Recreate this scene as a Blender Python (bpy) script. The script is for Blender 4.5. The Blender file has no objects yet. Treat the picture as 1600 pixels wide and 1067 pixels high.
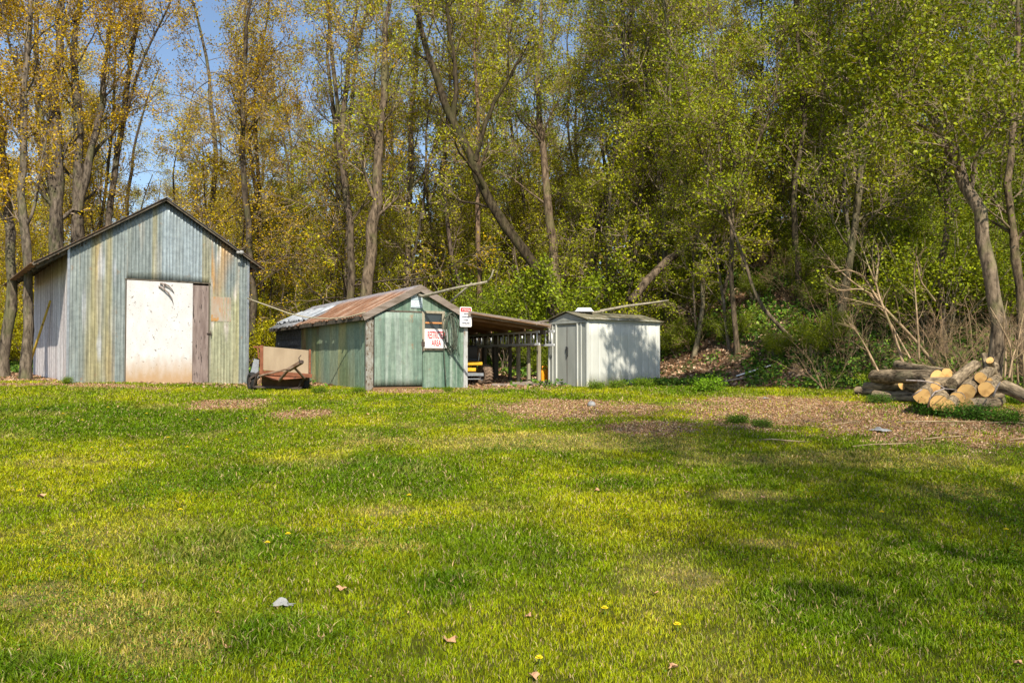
import bpy, math, random
import numpy as np
from mathutils import Vector, Matrix

# ------------------------------------------------------------------ camera, sky, sun, exposure
S = bpy.context.scene
COL = S.collection
F = 1300.0            # focal length in photo pixels (photo 1600 wide)
H0 = 566.0            # photo row of the horizon
EYE = 1.6
cam_d = bpy.data.cameras.new('camera'); cam = bpy.data.objects.new('camera', cam_d); COL.objects.link(cam)
cam.location = (0, 0, EYE)
cam_d.sensor_width = 36; cam_d.lens = 36*F/1600
cam_d.clip_start = 0.1; cam_d.clip_end = 3000
cam.rotation_euler = (math.radians(90)+math.atan((H0-533.5)/F), 0, 0)
S.camera = cam
SUN_EL = math.radians(44); SX = 0.20
sun_h = Vector((SX, -1, 0)).normalized()
sun_dir = Vector((sun_h.x*math.cos(SUN_EL), sun_h.y*math.cos(SUN_EL), math.sin(SUN_EL)))
w = bpy.data.worlds.new('World'); S.world = w; w.use_nodes = True
nt = w.node_tree; nt.nodes.clear()
sky = nt.nodes.new('ShaderNodeTexSky'); sky.sky_type = 'NISHITA'; sky.sun_disc = False
sky.sun_elevation = SUN_EL; sky.sun_rotation = math.atan2(sun_h.x, sun_h.y)
sky.altitude = 200; sky.air_density = 1.0; sky.dust_density = 0.6; sky.ozone_density = 1.5
bg = nt.nodes.new('ShaderNodeBackground'); bg.inputs[1].default_value = 0.125
wo = nt.nodes.new('ShaderNodeOutputWorld')
nt.links.new(sky.outputs[0], bg.inputs[0]); nt.links.new(bg.outputs[0], wo.inputs[0])
sl = bpy.data.lights.new('sun', 'SUN'); sl.energy = 5.0; sl.angle = math.radians(0.5); sl.color = (1.0, 0.93, 0.80)
so = bpy.data.objects.new('sun', sl); COL.objects.link(so)
so.rotation_euler = (-sun_dir).to_track_quat('-Z', 'Y').to_euler()
S.view_settings.view_transform = 'Standard'; S.view_settings.look = 'None'
S.view_settings.gamma = 1; S.view_settings.use_curve_mapping = False
S.view_settings.exposure = 0.42
S.render.engine = 'CYCLES'
S.cycles.max_bounces = 6; S.cycles.diffuse_bounces = 3; S.cycles.transmission_bounces = 3; S.cycles.transparent_max_bounces = 8

PI = math.pi
# ------------------------------------------------------------------ noise and terrain
def vnoise(x, y, seed=0):
    x = np.asarray(x, float); y = np.asarray(y, float)
    xi = np.floor(x).astype(np.int64); yi = np.floor(y).astype(np.int64)
    fx = x-xi; fy = y-yi; fx = fx*fx*(3-2*fx); fy = fy*fy*(3-2*fy)
    def h(a, b):
        n = (a*374761393 + b*668265263 + seed*1442695041) & 0x7fffffff
        n = ((n ^ (n >> 13))*1274126177) & 0x7fffffff
        return ((n ^ (n >> 16)) & 0xffff)/65535.0
    return (h(xi, yi)*(1-fx)+h(xi+1, yi)*fx)*(1-fy) + (h(xi, yi+1)*(1-fx)+h(xi+1, yi+1)*fx)*fy
def fbm(x, y, seed=0, o=3):
    s = 0; a = .5; t = 0
    for i in range(o):
        s = s + a*vnoise(np.asarray(x)*2**i, np.asarray(y)*2**i, seed+i*7); t += a; a *= .5
    return s/t
def ss(a, b, x):
    t = np.clip((np.asarray(x, float)-a)/(b-a), 0, 1); return t*t*(3-2*t)
def G(x, y):
    x = np.asarray(x, float); y = np.asarray(y, float)
    z = 0.95*np.clip((y-4)/15, 0, 1) + 0.02*np.clip(y-19, 0, 30)
    z = z + 0.17*ss(-5.5, -10.5, x)*ss(13, 18.5, y)
    z = z + 0.13*ss(3, 8, x)*ss(9.5, 13.5, y)*(1-ss(15, 20, y)*.6)
    # wooded bank behind the sheds, steeper on the right
    toe = 21.5 - 4.0*ss(3, 9, x)
    hgt = 0.25 + 0.45*ss(-3, 2, x) + 2.6*ss(3.0, 7.5, x)
    z = z + hgt*ss(toe, toe+8.5, y)*ss(-7, -1, x)
    z = z + 2.0*ss(60, 110, y)
    z = z + 0.035*(fbm(x*.7, y*.7, 3)-.5)*ss(2, 6, y) + 0.25*(fbm(x*.25, y*.25, 9)-.5)*ss(24, 30, y)
    return z
def gz(x, y): return float(G(x, y))
def gp(px, row, ymax=60):
    k = (px-800)/F; r = (row-H0)/F
    lo = 3.0
    for Y in np.arange(3, ymax, .05):
        if EYE - r*Y <= gz(k*Y, Y): return (k*Y, Y)
    return (k*ymax, ymax)
def P(px, row, Y): return Vector(((px-800)/F*Y, Y, EYE+(H0-row)/F*Y))

# ------------------------------------------------------------------ object helpers
def tag(o, label=None, cat=None, group=None, kind=None):
    if isinstance(label, tuple): pend(o, label)
    elif label: o['label'] = label
    if cat: o['category'] = cat
    if group: o['group'] = group
    if kind: o['kind'] = kind
    return o
def empty(name, loc, rz=0, label=None, cat=None, group=None):
    o = bpy.data.objects.new(name, None); COL.objects.link(o); o.location = loc; o.rotation_euler = (0, 0, rz)
    o.empty_display_size = .2
    return tag(o, label, cat, group)
def link(name, me, mat=None, parent=None, loc=None):
    o = bpy.data.objects.new(name, me); COL.objects.link(o)
    if mat is not None: me.materials.append(mat)
    if parent is not None: o.parent = parent
    if loc is not None: o.location = loc
    return o
def npmesh(name, V, Fa, cols=None, vals=None, smooth=False):
    """V (N,3); Fa list of int arrays (n,k)"""
    me = bpy.data.meshes.new(name)
    V = np.ascontiguousarray(V, np.float32)
    if not isinstance(Fa, list): Fa = [Fa]
    Fa = [np.asarray(f, np.int32) for f in Fa if len(f)]
    me.vertices.add(len(V)); me.vertices.foreach_set('co', V.ravel())
    loops = np.concatenate([f.ravel() for f in Fa]); tot = np.concatenate([np.full(len(f), f.shape[1], np.int32) for f in Fa])
    st = np.concatenate([[0], np.cumsum(tot)[:-1]]).astype(np.int32)
    me.loops.add(len(loops)); me.loops.foreach_set('vertex_index', loops)
    me.polygons.add(len(tot)); me.polygons.foreach_set('loop_start', st); me.polygons.foreach_set('loop_total', tot)
    if smooth: me.polygons.foreach_set('use_smooth', np.ones(len(tot), bool))
    if cols is not None:
        a = me.attributes.new('Col', 'FLOAT_COLOR', 'POINT')
        c = np.ones((len(V), 4), np.float32); c[:, :3] = cols; a.data.foreach_set('color', c.ravel())
    if vals is not None:
        a = me.attributes.new('val', 'FLOAT', 'POINT'); a.data.foreach_set('value', np.ascontiguousarray(vals, np.float32))
    me.update(calc_edges=True); me.validate()
    return me
class MB:
    def __init__(s): s.v = []; s.f = []
    def add(s, vs, fs):
        b = len(s.v); s.v += [tuple(v) for v in vs]; s.f += [tuple(i+b for i in f) for f in fs]; return s
    def box(s, x0, x1, y0, y1, z0, z1):
        return s.add([(x0,y0,z0),(x1,y0,z0),(x1,y1,z0),(x0,y1,z0),(x0,y0,z1),(x1,y0,z1),(x1,y1,z1),(x0,y1,z1)],
                     [(0,3,2,1),(4,5,6,7),(0,1,5,4),(1,2,6,5),(2,3,7,6),(3,0,4,7)])
    def beam(s, a, b, wx, wz, up=(0,0,1), jit=0):
        a = Vector(a); b = Vector(b); t = (b-a).normalized(); u = Vector(up)
        if abs(t.dot(u)) > .98: u = Vector((0,1,0))
        n = t.cross(u).normalized(); m = n.cross(t).normalized()
        vs = []
        for p in (a, b):
            for i, j in ((-1,-1),(1,-1),(1,1),(-1,1)): vs.append(p+n*(i*wx/2)+m*(j*wz/2))
        return s.add(vs, [(0,1,2,3),(7,6,5,4),(0,4,5,1),(1,5,6,2),(2,6,7,3),(3,7,4,0)])
    def prism(s, pts, d0, d1, ax='y'):
        n = len(pts); mk = {'y': lambda p, d: (p[0], d, p[1]), 'x': lambda p, d: (d, p[0], p[1]), 'z': lambda p, d: (p[0], p[1], d)}[ax]
        vs = [mk(p, d0) for p in pts]+[mk(p, d1) for p in pts]
        return s.add(vs, [tuple(range(n)), tuple(range(2*n-1, n-1, -1))]+[(i, i+n, (i+1)%n+n, (i+1)%n) for i in range(n)])
    def tube(s, pts, r, n=8, cap=True):
        pts = [Vector(p) for p in pts]; M = len(pts)
        rs = r if isinstance(r, (list, tuple)) else [r]*M
        ref = Vector((0,0,1)); vs = []
        pn = None
        for i, p in enumerate(pts):
            t = (pts[min(i+1, M-1)]-pts[max(i-1, 0)]).normalized()
            if pn is None:
                pn = t.cross(ref)
                if pn.length < .1: pn = t.cross(Vector((1,0,0)))
            pn = (pn - t*pn.dot(t)).normalized(); q = t.cross(pn)
            for k in range(n):
                a = 2*PI*k/n; vs.append(p+pn*(math.cos(a)*rs[i])+q*(math.sin(a)*rs[i]))
        fs = [(i*n+k, i*n+(k+1)%n, (i+1)*n+(k+1)%n, (i+1)*n+k) for i in range(M-1) for k in range(n)]
        if cap: fs += [tuple(range(n-1,-1,-1)), tuple((M-1)*n+k for k in range(n))]
        return s.add(vs, fs)
    def lathe(s, prof, c=(0,0,0), axis='x', n=28):
        vs = []
        for (d, r) in prof:
            for k in range(n):
                a = 2*PI*k/n
                if axis == 'x': vs.append((c[0]+d, c[1]+r*math.cos(a), c[2]+r*math.sin(a)))
                elif axis == 'y': vs.append((c[0]+r*math.cos(a), c[1]+d, c[2]+r*math.sin(a)))
                else: vs.append((c[0]+r*math.cos(a), c[1]+r*math.sin(a), c[2]+d))
        M = len(prof)
        return s.add(vs, [(i*n+k, i*n+(k+1)%n, (i+1)*n+(k+1)%n, (i+1)*n+k) for i in range(M-1) for k in range(n)])
    def build(s, name, mat, parent=None, bevel=0, smooth=False, loc=None):
        me = bpy.data.meshes.new(name); me.from_pydata(s.v, [], s.f)
        if smooth: me.polygons.foreach_set('use_smooth', [True]*len(s.f))
        me.update(); o = link(name, me, mat, parent, loc)
        import bmesh
        bm = bmesh.new(); bm.from_mesh(me); bmesh.ops.recalc_face_normals(bm, faces=bm.faces); bm.to_mesh(me); bm.free()
        if bevel:
            m = o.modifiers.new('bevel', 'BEVEL'); m.width = bevel; m.segments = 1; m.limit_method = 'ANGLE'
        return o

# ------------------------------------------------------------------ materials
class N:
    def __init__(s, name):
        s.m = bpy.data.materials.new(name); s.m.use_nodes = True; s.t = s.m.node_tree; s.t.nodes.clear()
        s.out = s.n('ShaderNodeOutputMaterial')
    def n(s, t, **k):
        o = s.t.nodes.new(t)
        for a, b in k.items():
            if a.startswith('i_'): o.inputs[a[2:].replace('_', ' ')].default_value = b
            else: setattr(o, a, b)
        return o
    def l(s, a, b): s.t.links.new(a, b)
    def val(s, x): return x
    def coords(s, scale=(1,1,1)):
        tc = s.n('ShaderNodeTexCoord'); mp = s.n('ShaderNodeMapping'); s.l(tc.outputs['Object'], mp.inputs[0]); mp.inputs['Scale'].default_value = scale
        return mp.outputs[0]
    def noise(s, scale=(1,1,1), sc=5, det=4, rough=.55, dist=0):
        t = s.n('ShaderNodeTexNoise'); t.inputs['Scale'].default_value = sc; t.inputs['Detail'].default_value = det; t.inputs['Roughness'].default_value = rough; t.inputs['Distortion'].default_value = dist
        s.l(s.coords(scale), t.inputs['Vector']); return t.outputs[0]
    def rng(s, x, a, b, c=0, d=1):
        m = s.n('ShaderNodeMapRange'); s.l(x, m.inputs[0])
        for i, v in zip((1,2,3,4), (a,b,c,d)): m.inputs[i].default_value = v
        return m.outputs[0]
    def mix(s, f, a, b, mode='MIX'):
        m = s.n('ShaderNodeMix', data_type='RGBA', blend_type=mode)
        for sock, v in ((m.inputs[0], f), (m.inputs[6], a), (m.inputs[7], b)):
            if hasattr(v, 'node'): s.l(v, sock)
            elif isinstance(v, (tuple, list)): sock.default_value = tuple(v)+((1,) if len(v) == 3 else ())
            else: sock.default_value = v
        return m.outputs[2]
    def attr(s, name='Col', out=0):
        a = s.n('ShaderNodeAttribute', attribute_name=name); return a.outputs[out]
    def objcol(s): return s.n('ShaderNodeObjectInfo').outputs['Color']
    def bsdf(s, col, rough=.8, metal=0, bump=None, bs=.3, bd=.01, spec=.3):
        p = s.n('ShaderNodeBsdfPrincipled')
        for sock, v in ((p.inputs['Base Color'], col), (p.inputs['Roughness'], rough), (p.inputs['Metallic'], metal)):
            if hasattr(v, 'node'): s.l(v, sock)
            elif isinstance(v, (tuple, list)): sock.default_value = tuple(v)+(1,)
            else: sock.default_value = v
        p.inputs['Specular IOR Level'].default_value = spec
        if bump is not None:
            b = s.n('ShaderNodeBump'); b.inputs['Strength'].default_value = bs; b.inputs['Distance'].default_value = bd
            s.l(bump, b.inputs['Height']); s.l(b.outputs[0], p.inputs['Normal'])
        return p
    def done(s, sh): s.l(sh.outputs[0], s.out.inputs[0]); return s.m
def simple(name, c1, c2, scale=(1,1,1), sc=6, rough=.8, metal=0, bs=.3, c3=None, sc3=20, th=.62, lo=.3, hi=.7, det=5):
    k = N(name); n1 = k.noise(scale, sc, det); col = k.mix(k.rng(n1, lo, hi), c1, c2)
    if c3:
        n3 = k.noise(scale, sc3, 4); col = k.mix(k.rng(n3, th, th+.06), col, c3)
    n2 = k.noise(scale, sc*4, 4)
    return k.done(k.bsdf(col, rough, metal, n2, bs))
def attrmat(name, scale, sc, amt=.35, rough=.6, metal=0, bs=.25, stain=None, sth=.6, spec=.3):
    k = N(name); n1 = k.noise(scale, sc, 5, .6); g = k.rng(n1, .25, .75, 1-amt, 1+amt)
    c = k.n('ShaderNodeVectorMath', operation='SCALE'); k.l(k.attr(), c.inputs[0]); k.l(g, c.inputs['Scale'])
    col = k.mix(1.0, c.outputs[0], k.mix(k.rng(k.noise((1,1,1), 9, 6, .7), .3, .7), (.72,.72,.72), (1.22,1.2,1.16)), 'MULTIPLY')
    col = k.mix(k.rng(k.noise((1,1,1), 34, 3, .6), .67, .72, 0, .7), col, (.52,.50,.47))
    col = k.mix(k.rng(k.noise((1,1,.6), 5.5, 5, .7), .62, .70, 0, .6), col, (.30,.17,.08))
    if stain:
        n3 = k.noise(scale, sc*2.3, 5, .65); col = k.mix(k.rng(n3, sth, sth+.07), col, stain)
    return k.done(k.bsdf(col, rough, metal, k.noise(scale, sc*3, 4), bs, spec=spec))
M = {}
M['barnmetal'] = attrmat('barn_corrugated_metal', (1,1,.06), 18, .38, .42, .25, .12, stain=(.42,.40,.36), sth=.68)
M['greenwall'] = attrmat('green_painted_boards', (1,1,.06), 22, .3, .6, 0, .3, stain=(.36,.42,.38), sth=.62)
M['greenwall2'] = attrmat('green_flaking_wall', (1,1,.1), 16, .32, .6, 0, .3, stain=(.28,.2,.12), sth=.68)
M['boards'] = attrmat('weathered_boards', (1,1,.05), 24, .35, .85, 0, .4, stain=(.12,.10,.09), sth=.66)
M['rust'] = attrmat('rusty_roof_metal', (1,1,1), 6, .35, .6, .2, .2, stain=(.12,.09,.08), sth=.64)
M['dark'] = simple('dark_gap_shade', (.02,.017,.014), (.035,.03,.024))
M['whitedoor'] = simple('white_painted_plywood', (.66,.65,.63), (.78,.77,.75), (1,1,.6), 5, .75, 0, .1, (.28,.26,.24), 13, .69)
def door_mat():
    k = N('white_door_panel'); n1 = k.noise((1,1,.5), 5, 5); col = k.mix(k.rng(n1,.3,.7), (.56,.54,.52), (.68,.66,.64))
    col = k.mix(k.rng(k.noise((1,1,1), 16, 3), .66, .69), col, (.2,.18,.16))
    col = k.mix(k.rng(k.noise((1,1,.7), 45, 3), .63, .70), col, (.38,.36,.34))
    tc = k.n('ShaderNodeTexCoord'); sp = k.n('ShaderNodeSeparateXYZ'); k.l(tc.outputs['Object'], sp.inputs[0])
    add = k.n('ShaderNodeMath', operation='MULTIPLY_ADD'); k.l(k.noise((1,1,.35), 9, 4), add.inputs[0]); add.inputs[1].default_value = .55; k.l(sp.outputs[2], add.inputs[2])
    m = k.rng(add.outputs[0], .95, .35); col = k.mix(m, col, (.45,.30,.17))
    return k.done(k.bsdf(col, .7, 0, k.noise((1,1,1), 40, 3), .15))
M['door'] = door_mat()
M['greywood'] = simple('grey_weathered_wood', (.20,.15,.12), (.42,.36,.33), (1,1,.12), 14, .9, 0, .5, (.07,.05,.04), 30, .64)
M['greywoodx'] = simple('grey_weathered_plank', (.15,.115,.085), (.34,.28,.24), (.2,1,1), 12, .9, 0, .5, (.09,.06,.05), 26, .64)
M['peeling'] = simple('peeling_corner_board', (.17,.13,.09), (.36,.36,.32), (1,1,.5), 16, .9, 0, .7, (.10,.07,.04), 22, .56)
M['brownwood'] = simple('brown_lumber', (.14,.075,.035), (.26,.15,.075), (.25,1,1), 10, .9, 0, .4)
M['darkwood'] = simple('dark_post_wood', (.055,.045,.035), (.17,.14,.10), (1,1,.12), 12, .9, 0, .5)
M['palepost'] = simple('pale_post_wood', (.22,.19,.13), (.42,.37,.27), (1,1,.12), 12, .9, 0, .5)
M['plywood'] = simple('plywood_sheet', (.30,.22,.14), (.42,.32,.21), (.4,1,.15), 10, .8, 0, .2, (.26,.17,.11), 28, .68)
M['redrust'] = simple('red_rusted_steel', (.16,.055,.025), (.30,.11,.055), (1,1,1), 9, .7, .2, .3, (.12,.05,.03), 18, .58)
M['blacksteel'] = simple('dark_rusty_steel', (.05,.04,.035), (.13,.09,.07), (1,1,1), 14, .7, .3, .3)
M['steel'] = simple('galvanised_steel', (.35,.36,.37), (.52,.53,.55), (1,1,1), 10, .4, .8, .15)
M['alu'] = simple('ladder_aluminium', (.72,.73,.74), (.84,.85,.86), (1,1,1), 10, .5, .2, .1)
M['tyre'] = simple('black_tyre', (.015,.015,.015), (.035,.033,.03), (1,1,1), 12, .85, 0, .3)
M['mudtyre'] = simple('dusty_brown_tyre', (.12,.08,.055), (.26,.18,.12), (1,1,1), 14, .95, 0, .5)
M['yellow'] = simple('yellow_machine_paint', (.70,.36,.02), (.85,.48,.03), (1,1,1), 8, .45, 0, .1, (.25,.12,.04), 20, .68)
M['orange'] = simple('orange_plastic', (.80,.28,.01), (.9,.42,.02), (1,1,1), 6, .4, 0, .1)
M['black'] = simple('black_plastic', (.02,.02,.02), (.04,.04,.04), (1,1,1), 8, .5)
M['shingle'] = simple('grey_asphalt_shingle', (.07,.085,.10), (.20,.23,.26), (1,1,1), 11, .9, 0, .4, (.3,.34,.38), 22, .62)
def shed_white():
    k = N('white_enamel_shed_panel'); col = k.mix(k.rng(k.noise((1,1,.3), 4, 4), .3, .7), (.54,.54,.485), (.62,.62,.56))
    tc = k.n('ShaderNodeTexCoord'); sp = k.n('ShaderNodeSeparateXYZ'); k.l(tc.outputs['Object'], sp.inputs[0])
    add = k.n('ShaderNodeMath', operation='MULTIPLY_ADD'); k.l(k.noise((1,1,.5), 6, 4), add.inputs[0]); add.inputs[1].default_value = .5; k.l(sp.outputs[2], add.inputs[2])
    col = k.mix(k.rng(add.outputs[0], .5, .28, 0, .6), col, (.52,.46,.24))
    col = k.mix(k.rng(k.noise((1,1,1), 30, 3), .70, .76), col, (.3,.27,.2))
    return k.done(k.bsdf(col, .45, 0, k.noise((1,1,1), 12, 3), .08))
M['shedwhite'] = shed_white()
M['sheddoor'] = simple('shade_toned_shed_panel', (.27,.28,.245), (.36,.37,.325), (1,1,.3), 4, .5, 0, .08, (.2,.18,.12), 26, .7)  # white gable end coloured darker to stand in for grazing light
M['mossroof'] = simple('mossy_shed_roof', (.10,.10,.05), (.27,.24,.17), (1,1,1), 5, .85, 0, .4, (.16,.11,.05), 12, .56)
M['whitetray'] = simple('white_plastic', (.75,.76,.78), (.82,.82,.84), rough=.4)
M['signwhite'] = simple('sign_white', (.74,.72,.70), (.82,.81,.80), (1,1,1), 9, .5, 0, .05, (.5,.42,.35), 20, .72)
M['signred'] = simple('sign_red', (.62,.02,.025), (.7,.03,.04), rough=.5)
M['signpale'] = simple('faded_pale_sign', (.42,.52,.56), (.56,.64,.68), (1,1,.5), 9, .5, 0, .1)
M['signink'] = simple('sign_ink', (.10,.11,.17), (.14,.15,.22), rough=.6)
M['fadedink'] = simple('faded_sign_ink', (.26,.34,.38), (.34,.42,.46), rough=.6)
M['signpaleline'] = simple('sign_pale_letters', (.74,.82,.84), (.8,.86,.88), rough=.6)
M['rope'] = simple('weathered_rope', (.30,.26,.17), (.45,.40,.28), sc=40, rough=.9)
M['hose'] = simple('dark_green_hose', (.05,.06,.045), (.12,.13,.09), sc=30, rough=.7)
M['glass'] = N('dirty_window_glass'); M['glass'] = M['glass'].done(M['glass'].bsdf((.03,.04,.045), .12, 0, None, spec=.6))
M['stone'] = simple('dark_step_stone', (.10,.09,.075), (.2,.18,.15), sc=8, rough=.95, bs=.6)
M['paper'] = simple('crumpled_paper', (.20,.20,.19), (.42,.41,.39), sc=9, rough=.8, bs=.2)
M['dandelion'] = simple('dandelion_yellow', (.75,.55,.01), (.85,.68,.02), sc=30)
M['stem'] = simple('stem_green', (.12,.2,.03), (.18,.26,.05), sc=30)
M['yellowpole'] = simple('yellow_painted_pole', (.62,.40,.03), (.72,.52,.10), (1,1,.3), 10, .6, 0, .2, (.2,.12,.04), 14, .6)
def bark_mat(name, c1, c2, scale, sc, bs=.8, use_obj=True):
    k = N(name); n = k.noise(scale, sc, 6, .65, .4)
    col = k.mix(k.rng(n, .35, .65), c1, c2)
    col = k.mix(k.rng(k.noise((1,1,.6), 2.2, 3), .52, .64, 0, .55), col, (.15,.165,.075))
    if use_obj: col = k.mix(1.0, col, k.objcol(), 'MULTIPLY')
    return k.done(k.bsdf(col, .95, 0, n, bs, .03, spec=.1))
M['bark'] = bark_mat('tree_bark', (.028,.023,.018), (.25,.21,.16), (1,1,.3), 12, 1.0)
M['finetwig'] = simple('fine_twigs', (.17,.12,.085), (.44,.33,.225), sc=1.5, rough=.9)
M['twig'] = bark_mat('twig_bark', (.15,.115,.08), (.34,.27,.19), (1,1,1), 6, .2)
M['logbark'] = bark_mat('log_bark', (.05,.035,.022), (.42,.32,.20), (1,1,.3), 16, 1.0, False)
def cut_mat():
    k = N('fresh_cut_wood'); wv = k.n('ShaderNodeTexWave', wave_type='RINGS', rings_direction='Z'); wv.inputs['Scale'].default_value = 26; wv.inputs['Distortion'].default_value = 2; wv.inputs['Detail'].default_value = 2
    k.l(k.coords((1,1,0)), wv.inputs['Vector'])
    col = k.mix(k.rng(wv.outputs['Fac'], 0, 1, .0, .8), (.86,.54,.20), (.64,.36,.11))
    col = k.mix(k.rng(k.noise((1,1,1), 7, 4), .48, .68), col, (.50,.27,.09))
    return k.done(k.bsdf(col, .8, 0, wv.outputs['Fac'], .15))
M['cut'] = cut_mat()
def leafmat(name, trans=.35, useobj=True, c2=(1.25,1.0,.6)):
    k = N(name)
    v = k.attr('val', 2)
    if useobj:
        base = k.objcol(); tint = k.mix(v, (.5,.6,.6), (2.0,1.85,1.0)); col = k.mix(1.0, base, tint, 'MULTIPLY')
    else: col = k.attr()
    d = k.n('ShaderNodeBsdfDiffuse'); k.l(col, d.inputs[0])
    t = k.n('ShaderNodeBsdfTranslucent'); tc = k.mix(1.0, col, c2, 'MULTIPLY'); k.l(tc, t.inputs[0])
    gl = k.n('ShaderNodeBsdfGlossy'); gl.inputs['Roughness'].default_value = .5; gl.inputs[0].default_value = (.8,.8,.6,1)
    m = k.n('ShaderNodeMixShader'); m.inputs[0].default_value = trans; k.l(d.outputs[0], m.inputs[1]); k.l(t.outputs[0], m.inputs[2])
    m2 = k.n('ShaderNodeMixShader'); m2.inputs[0].default_value = .015; k.l(m.outputs[0], m2.inputs[1]); k.l(gl.outputs[0], m2.inputs[2])
    return k.done(m2)
M['leaf'] = leafmat('spring_foliage', .3)
M['grass'] = leafmat('grass_blades', .35, False, (1.15,1.1,.6))
M['litter'] = leafmat('dead_leaves', .1, False, (1,1,1))
def ground_mat():
    k = N('lawn_soil'); g = k.attr('Col')
    n = k.noise((1,1,1), 14, 6, .7)
    c = k.n('ShaderNodeVectorMath', operation='SCALE'); k.l(g, c.inputs[0]); k.l(k.rng(n, .3, .7, .55, 1.35), c.inputs['Scale'])
    return k.done(k.bsdf(c.outputs[0], .95, 0, n, .6, .03, spec=.1))
M['ground'] = ground_mat()

# ------------------------------------------------------------------ ground cover masks (bare soil, dry grass, painted shade bands among the lush grass)
def blob(px, row, rx, r_up, r_dn):
    x, y = gp(px, row); _, ya = gp(px, row-r_up); _, yb = gp(px, row+r_dn)
    return (x, y, rx/F*y, max((ya-yb)/2, .15))
BARE = [blob(350,634,85,9,12), blob(470,648,60,7,10), blob(120,602,150,4,5), blob(880,640,150,14,26), blob(1010,668,90,10,14), blob(1240,640,200,26,38), blob(1150,628,60,8,12),
        blob(1420,655,240,34,36), blob(1560,650,160,20,30), blob(990,640,60,12,14), blob(640,611,90,3,4), blob(790,606,90,4,5)]
DRY = [blob(1075,905,50,18,14), blob(560,850,70,12,12), blob(180,960,130,45,50), blob(600,800,60,10,10), blob(1160,775,60,10,10), blob(1480,770,80,12,12),
       blob(850,690,260,14,16), blob(1300,720,260,14,16), blob(60,930,80,30,30), blob(260,1010,90,30,30), blob(1200,850,60,8,8), blob(620,690,90,8,8), blob(640,860,40,10,10)]
LUSH_SHADE = [blob(200,660,260,26,34), blob(560,760,200,40,40), blob(1000,755,190,14,16), blob(1500,890,200,60,60), blob(330,850,170,36,36), blob(60,1050,110,30,20),  # right-hand patches paint tree shadow bands as darker grass
        blob(480,740,200,26,26), blob(1050,610,80,8,6), blob(1430,640,60,8,6), blob(1300,960,130,50,60), blob(450,1000,110,40,40), blob(700,930,60,30,40)]
def mask(bl, x, y, n):
    m = np.zeros_like(x)
    for (cx, cy, rx, ry) in bl:
        d = np.sqrt(((x-cx)/rx)**2+((y-cy)/ry)**2)
        m = np.maximum(m, 1-ss(.55, 1.25, d+ (n-.5)*1.1))
    return m
def cover(x, y):
    x = np.asarray(x, float); y = np.asarray(y, float)
    n = fbm(x*1.3, y*1.3, 21); n2 = fbm(x*3.1, y*3.1, 31, 2)
    bare = mask(BARE, x, y, .6*n+.4*n2)
    dry = np.clip(mask(DRY, x, y, n)*.9 + ss(.6,.8, fbm(x*.9, y*.9, 44))*.5, 0, 1)
    lush_shade = np.clip(mask(LUSH_SHADE, x, y, n)*.75 + ss(.5,.75, fbm(x*.55, y*.8, 52))*.6, 0, 1)
    wood = np.clip(np.maximum(ss(20.2, 21.3, y + (n-.5)*1.2 + 2.6*ss(4.5, 8, x) + .0*x), ss(-4.0, -10, x)*ss(19.2, 20.5, y)), 0, 1)
    return bare, dry, lush_shade, wood
def axis(a, b, step, far, gr=1.25):
    v = list(np.arange(a, b, step)); s = step; p = v[-1]
    while p < far: s *= gr; p += s; v.append(p)
    s = step; p = v[0]; pre = []
    while p > -far: s *= gr; p -= s; pre.append(p)
    return np.array(pre[::-1]+v)
xs = axis(-17, 17, .12, 400); ys = axis(2, 30, .12, 500)
XX, YY = np.meshgrid(xs, ys); ZZ = G(XX, YY)
b_, d_, l_, w_ = cover(XX, YY)
def cmix(a, b, t): return a*(1-t[..., None])+np.array(b)*t[..., None]
gc = np.broadcast_to(np.array([.07,.075,.010]), XX.shape+(3,)).copy()
gc = cmix(gc, (.21,.18,.06), d_); gc = cmix(gc, (.045,.08,.006), l_*.8); gc = cmix(gc, (.42,.255,.14), b_)
fl = fbm(XX*2, YY*2, 77)
gc = cmix(gc, (.15,.095,.055), w_); gc = cmix(gc, (.06,.085,.02), w_*ss(.5,.65,fl))
idx = np.arange(XX.size).reshape(XX.shape)
fq = np.stack([idx[:-1,:-1], idx[:-1,1:], idx[1:,1:], idx[1:,:-1]], -1).reshape(-1, 4)
me = npmesh('ground', np.stack([XX, YY, ZZ], -1).reshape(-1, 3), fq, cols=gc.reshape(-1, 3), smooth=True)
tag(link('ground', me, M['ground']), kind='structure')

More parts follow.
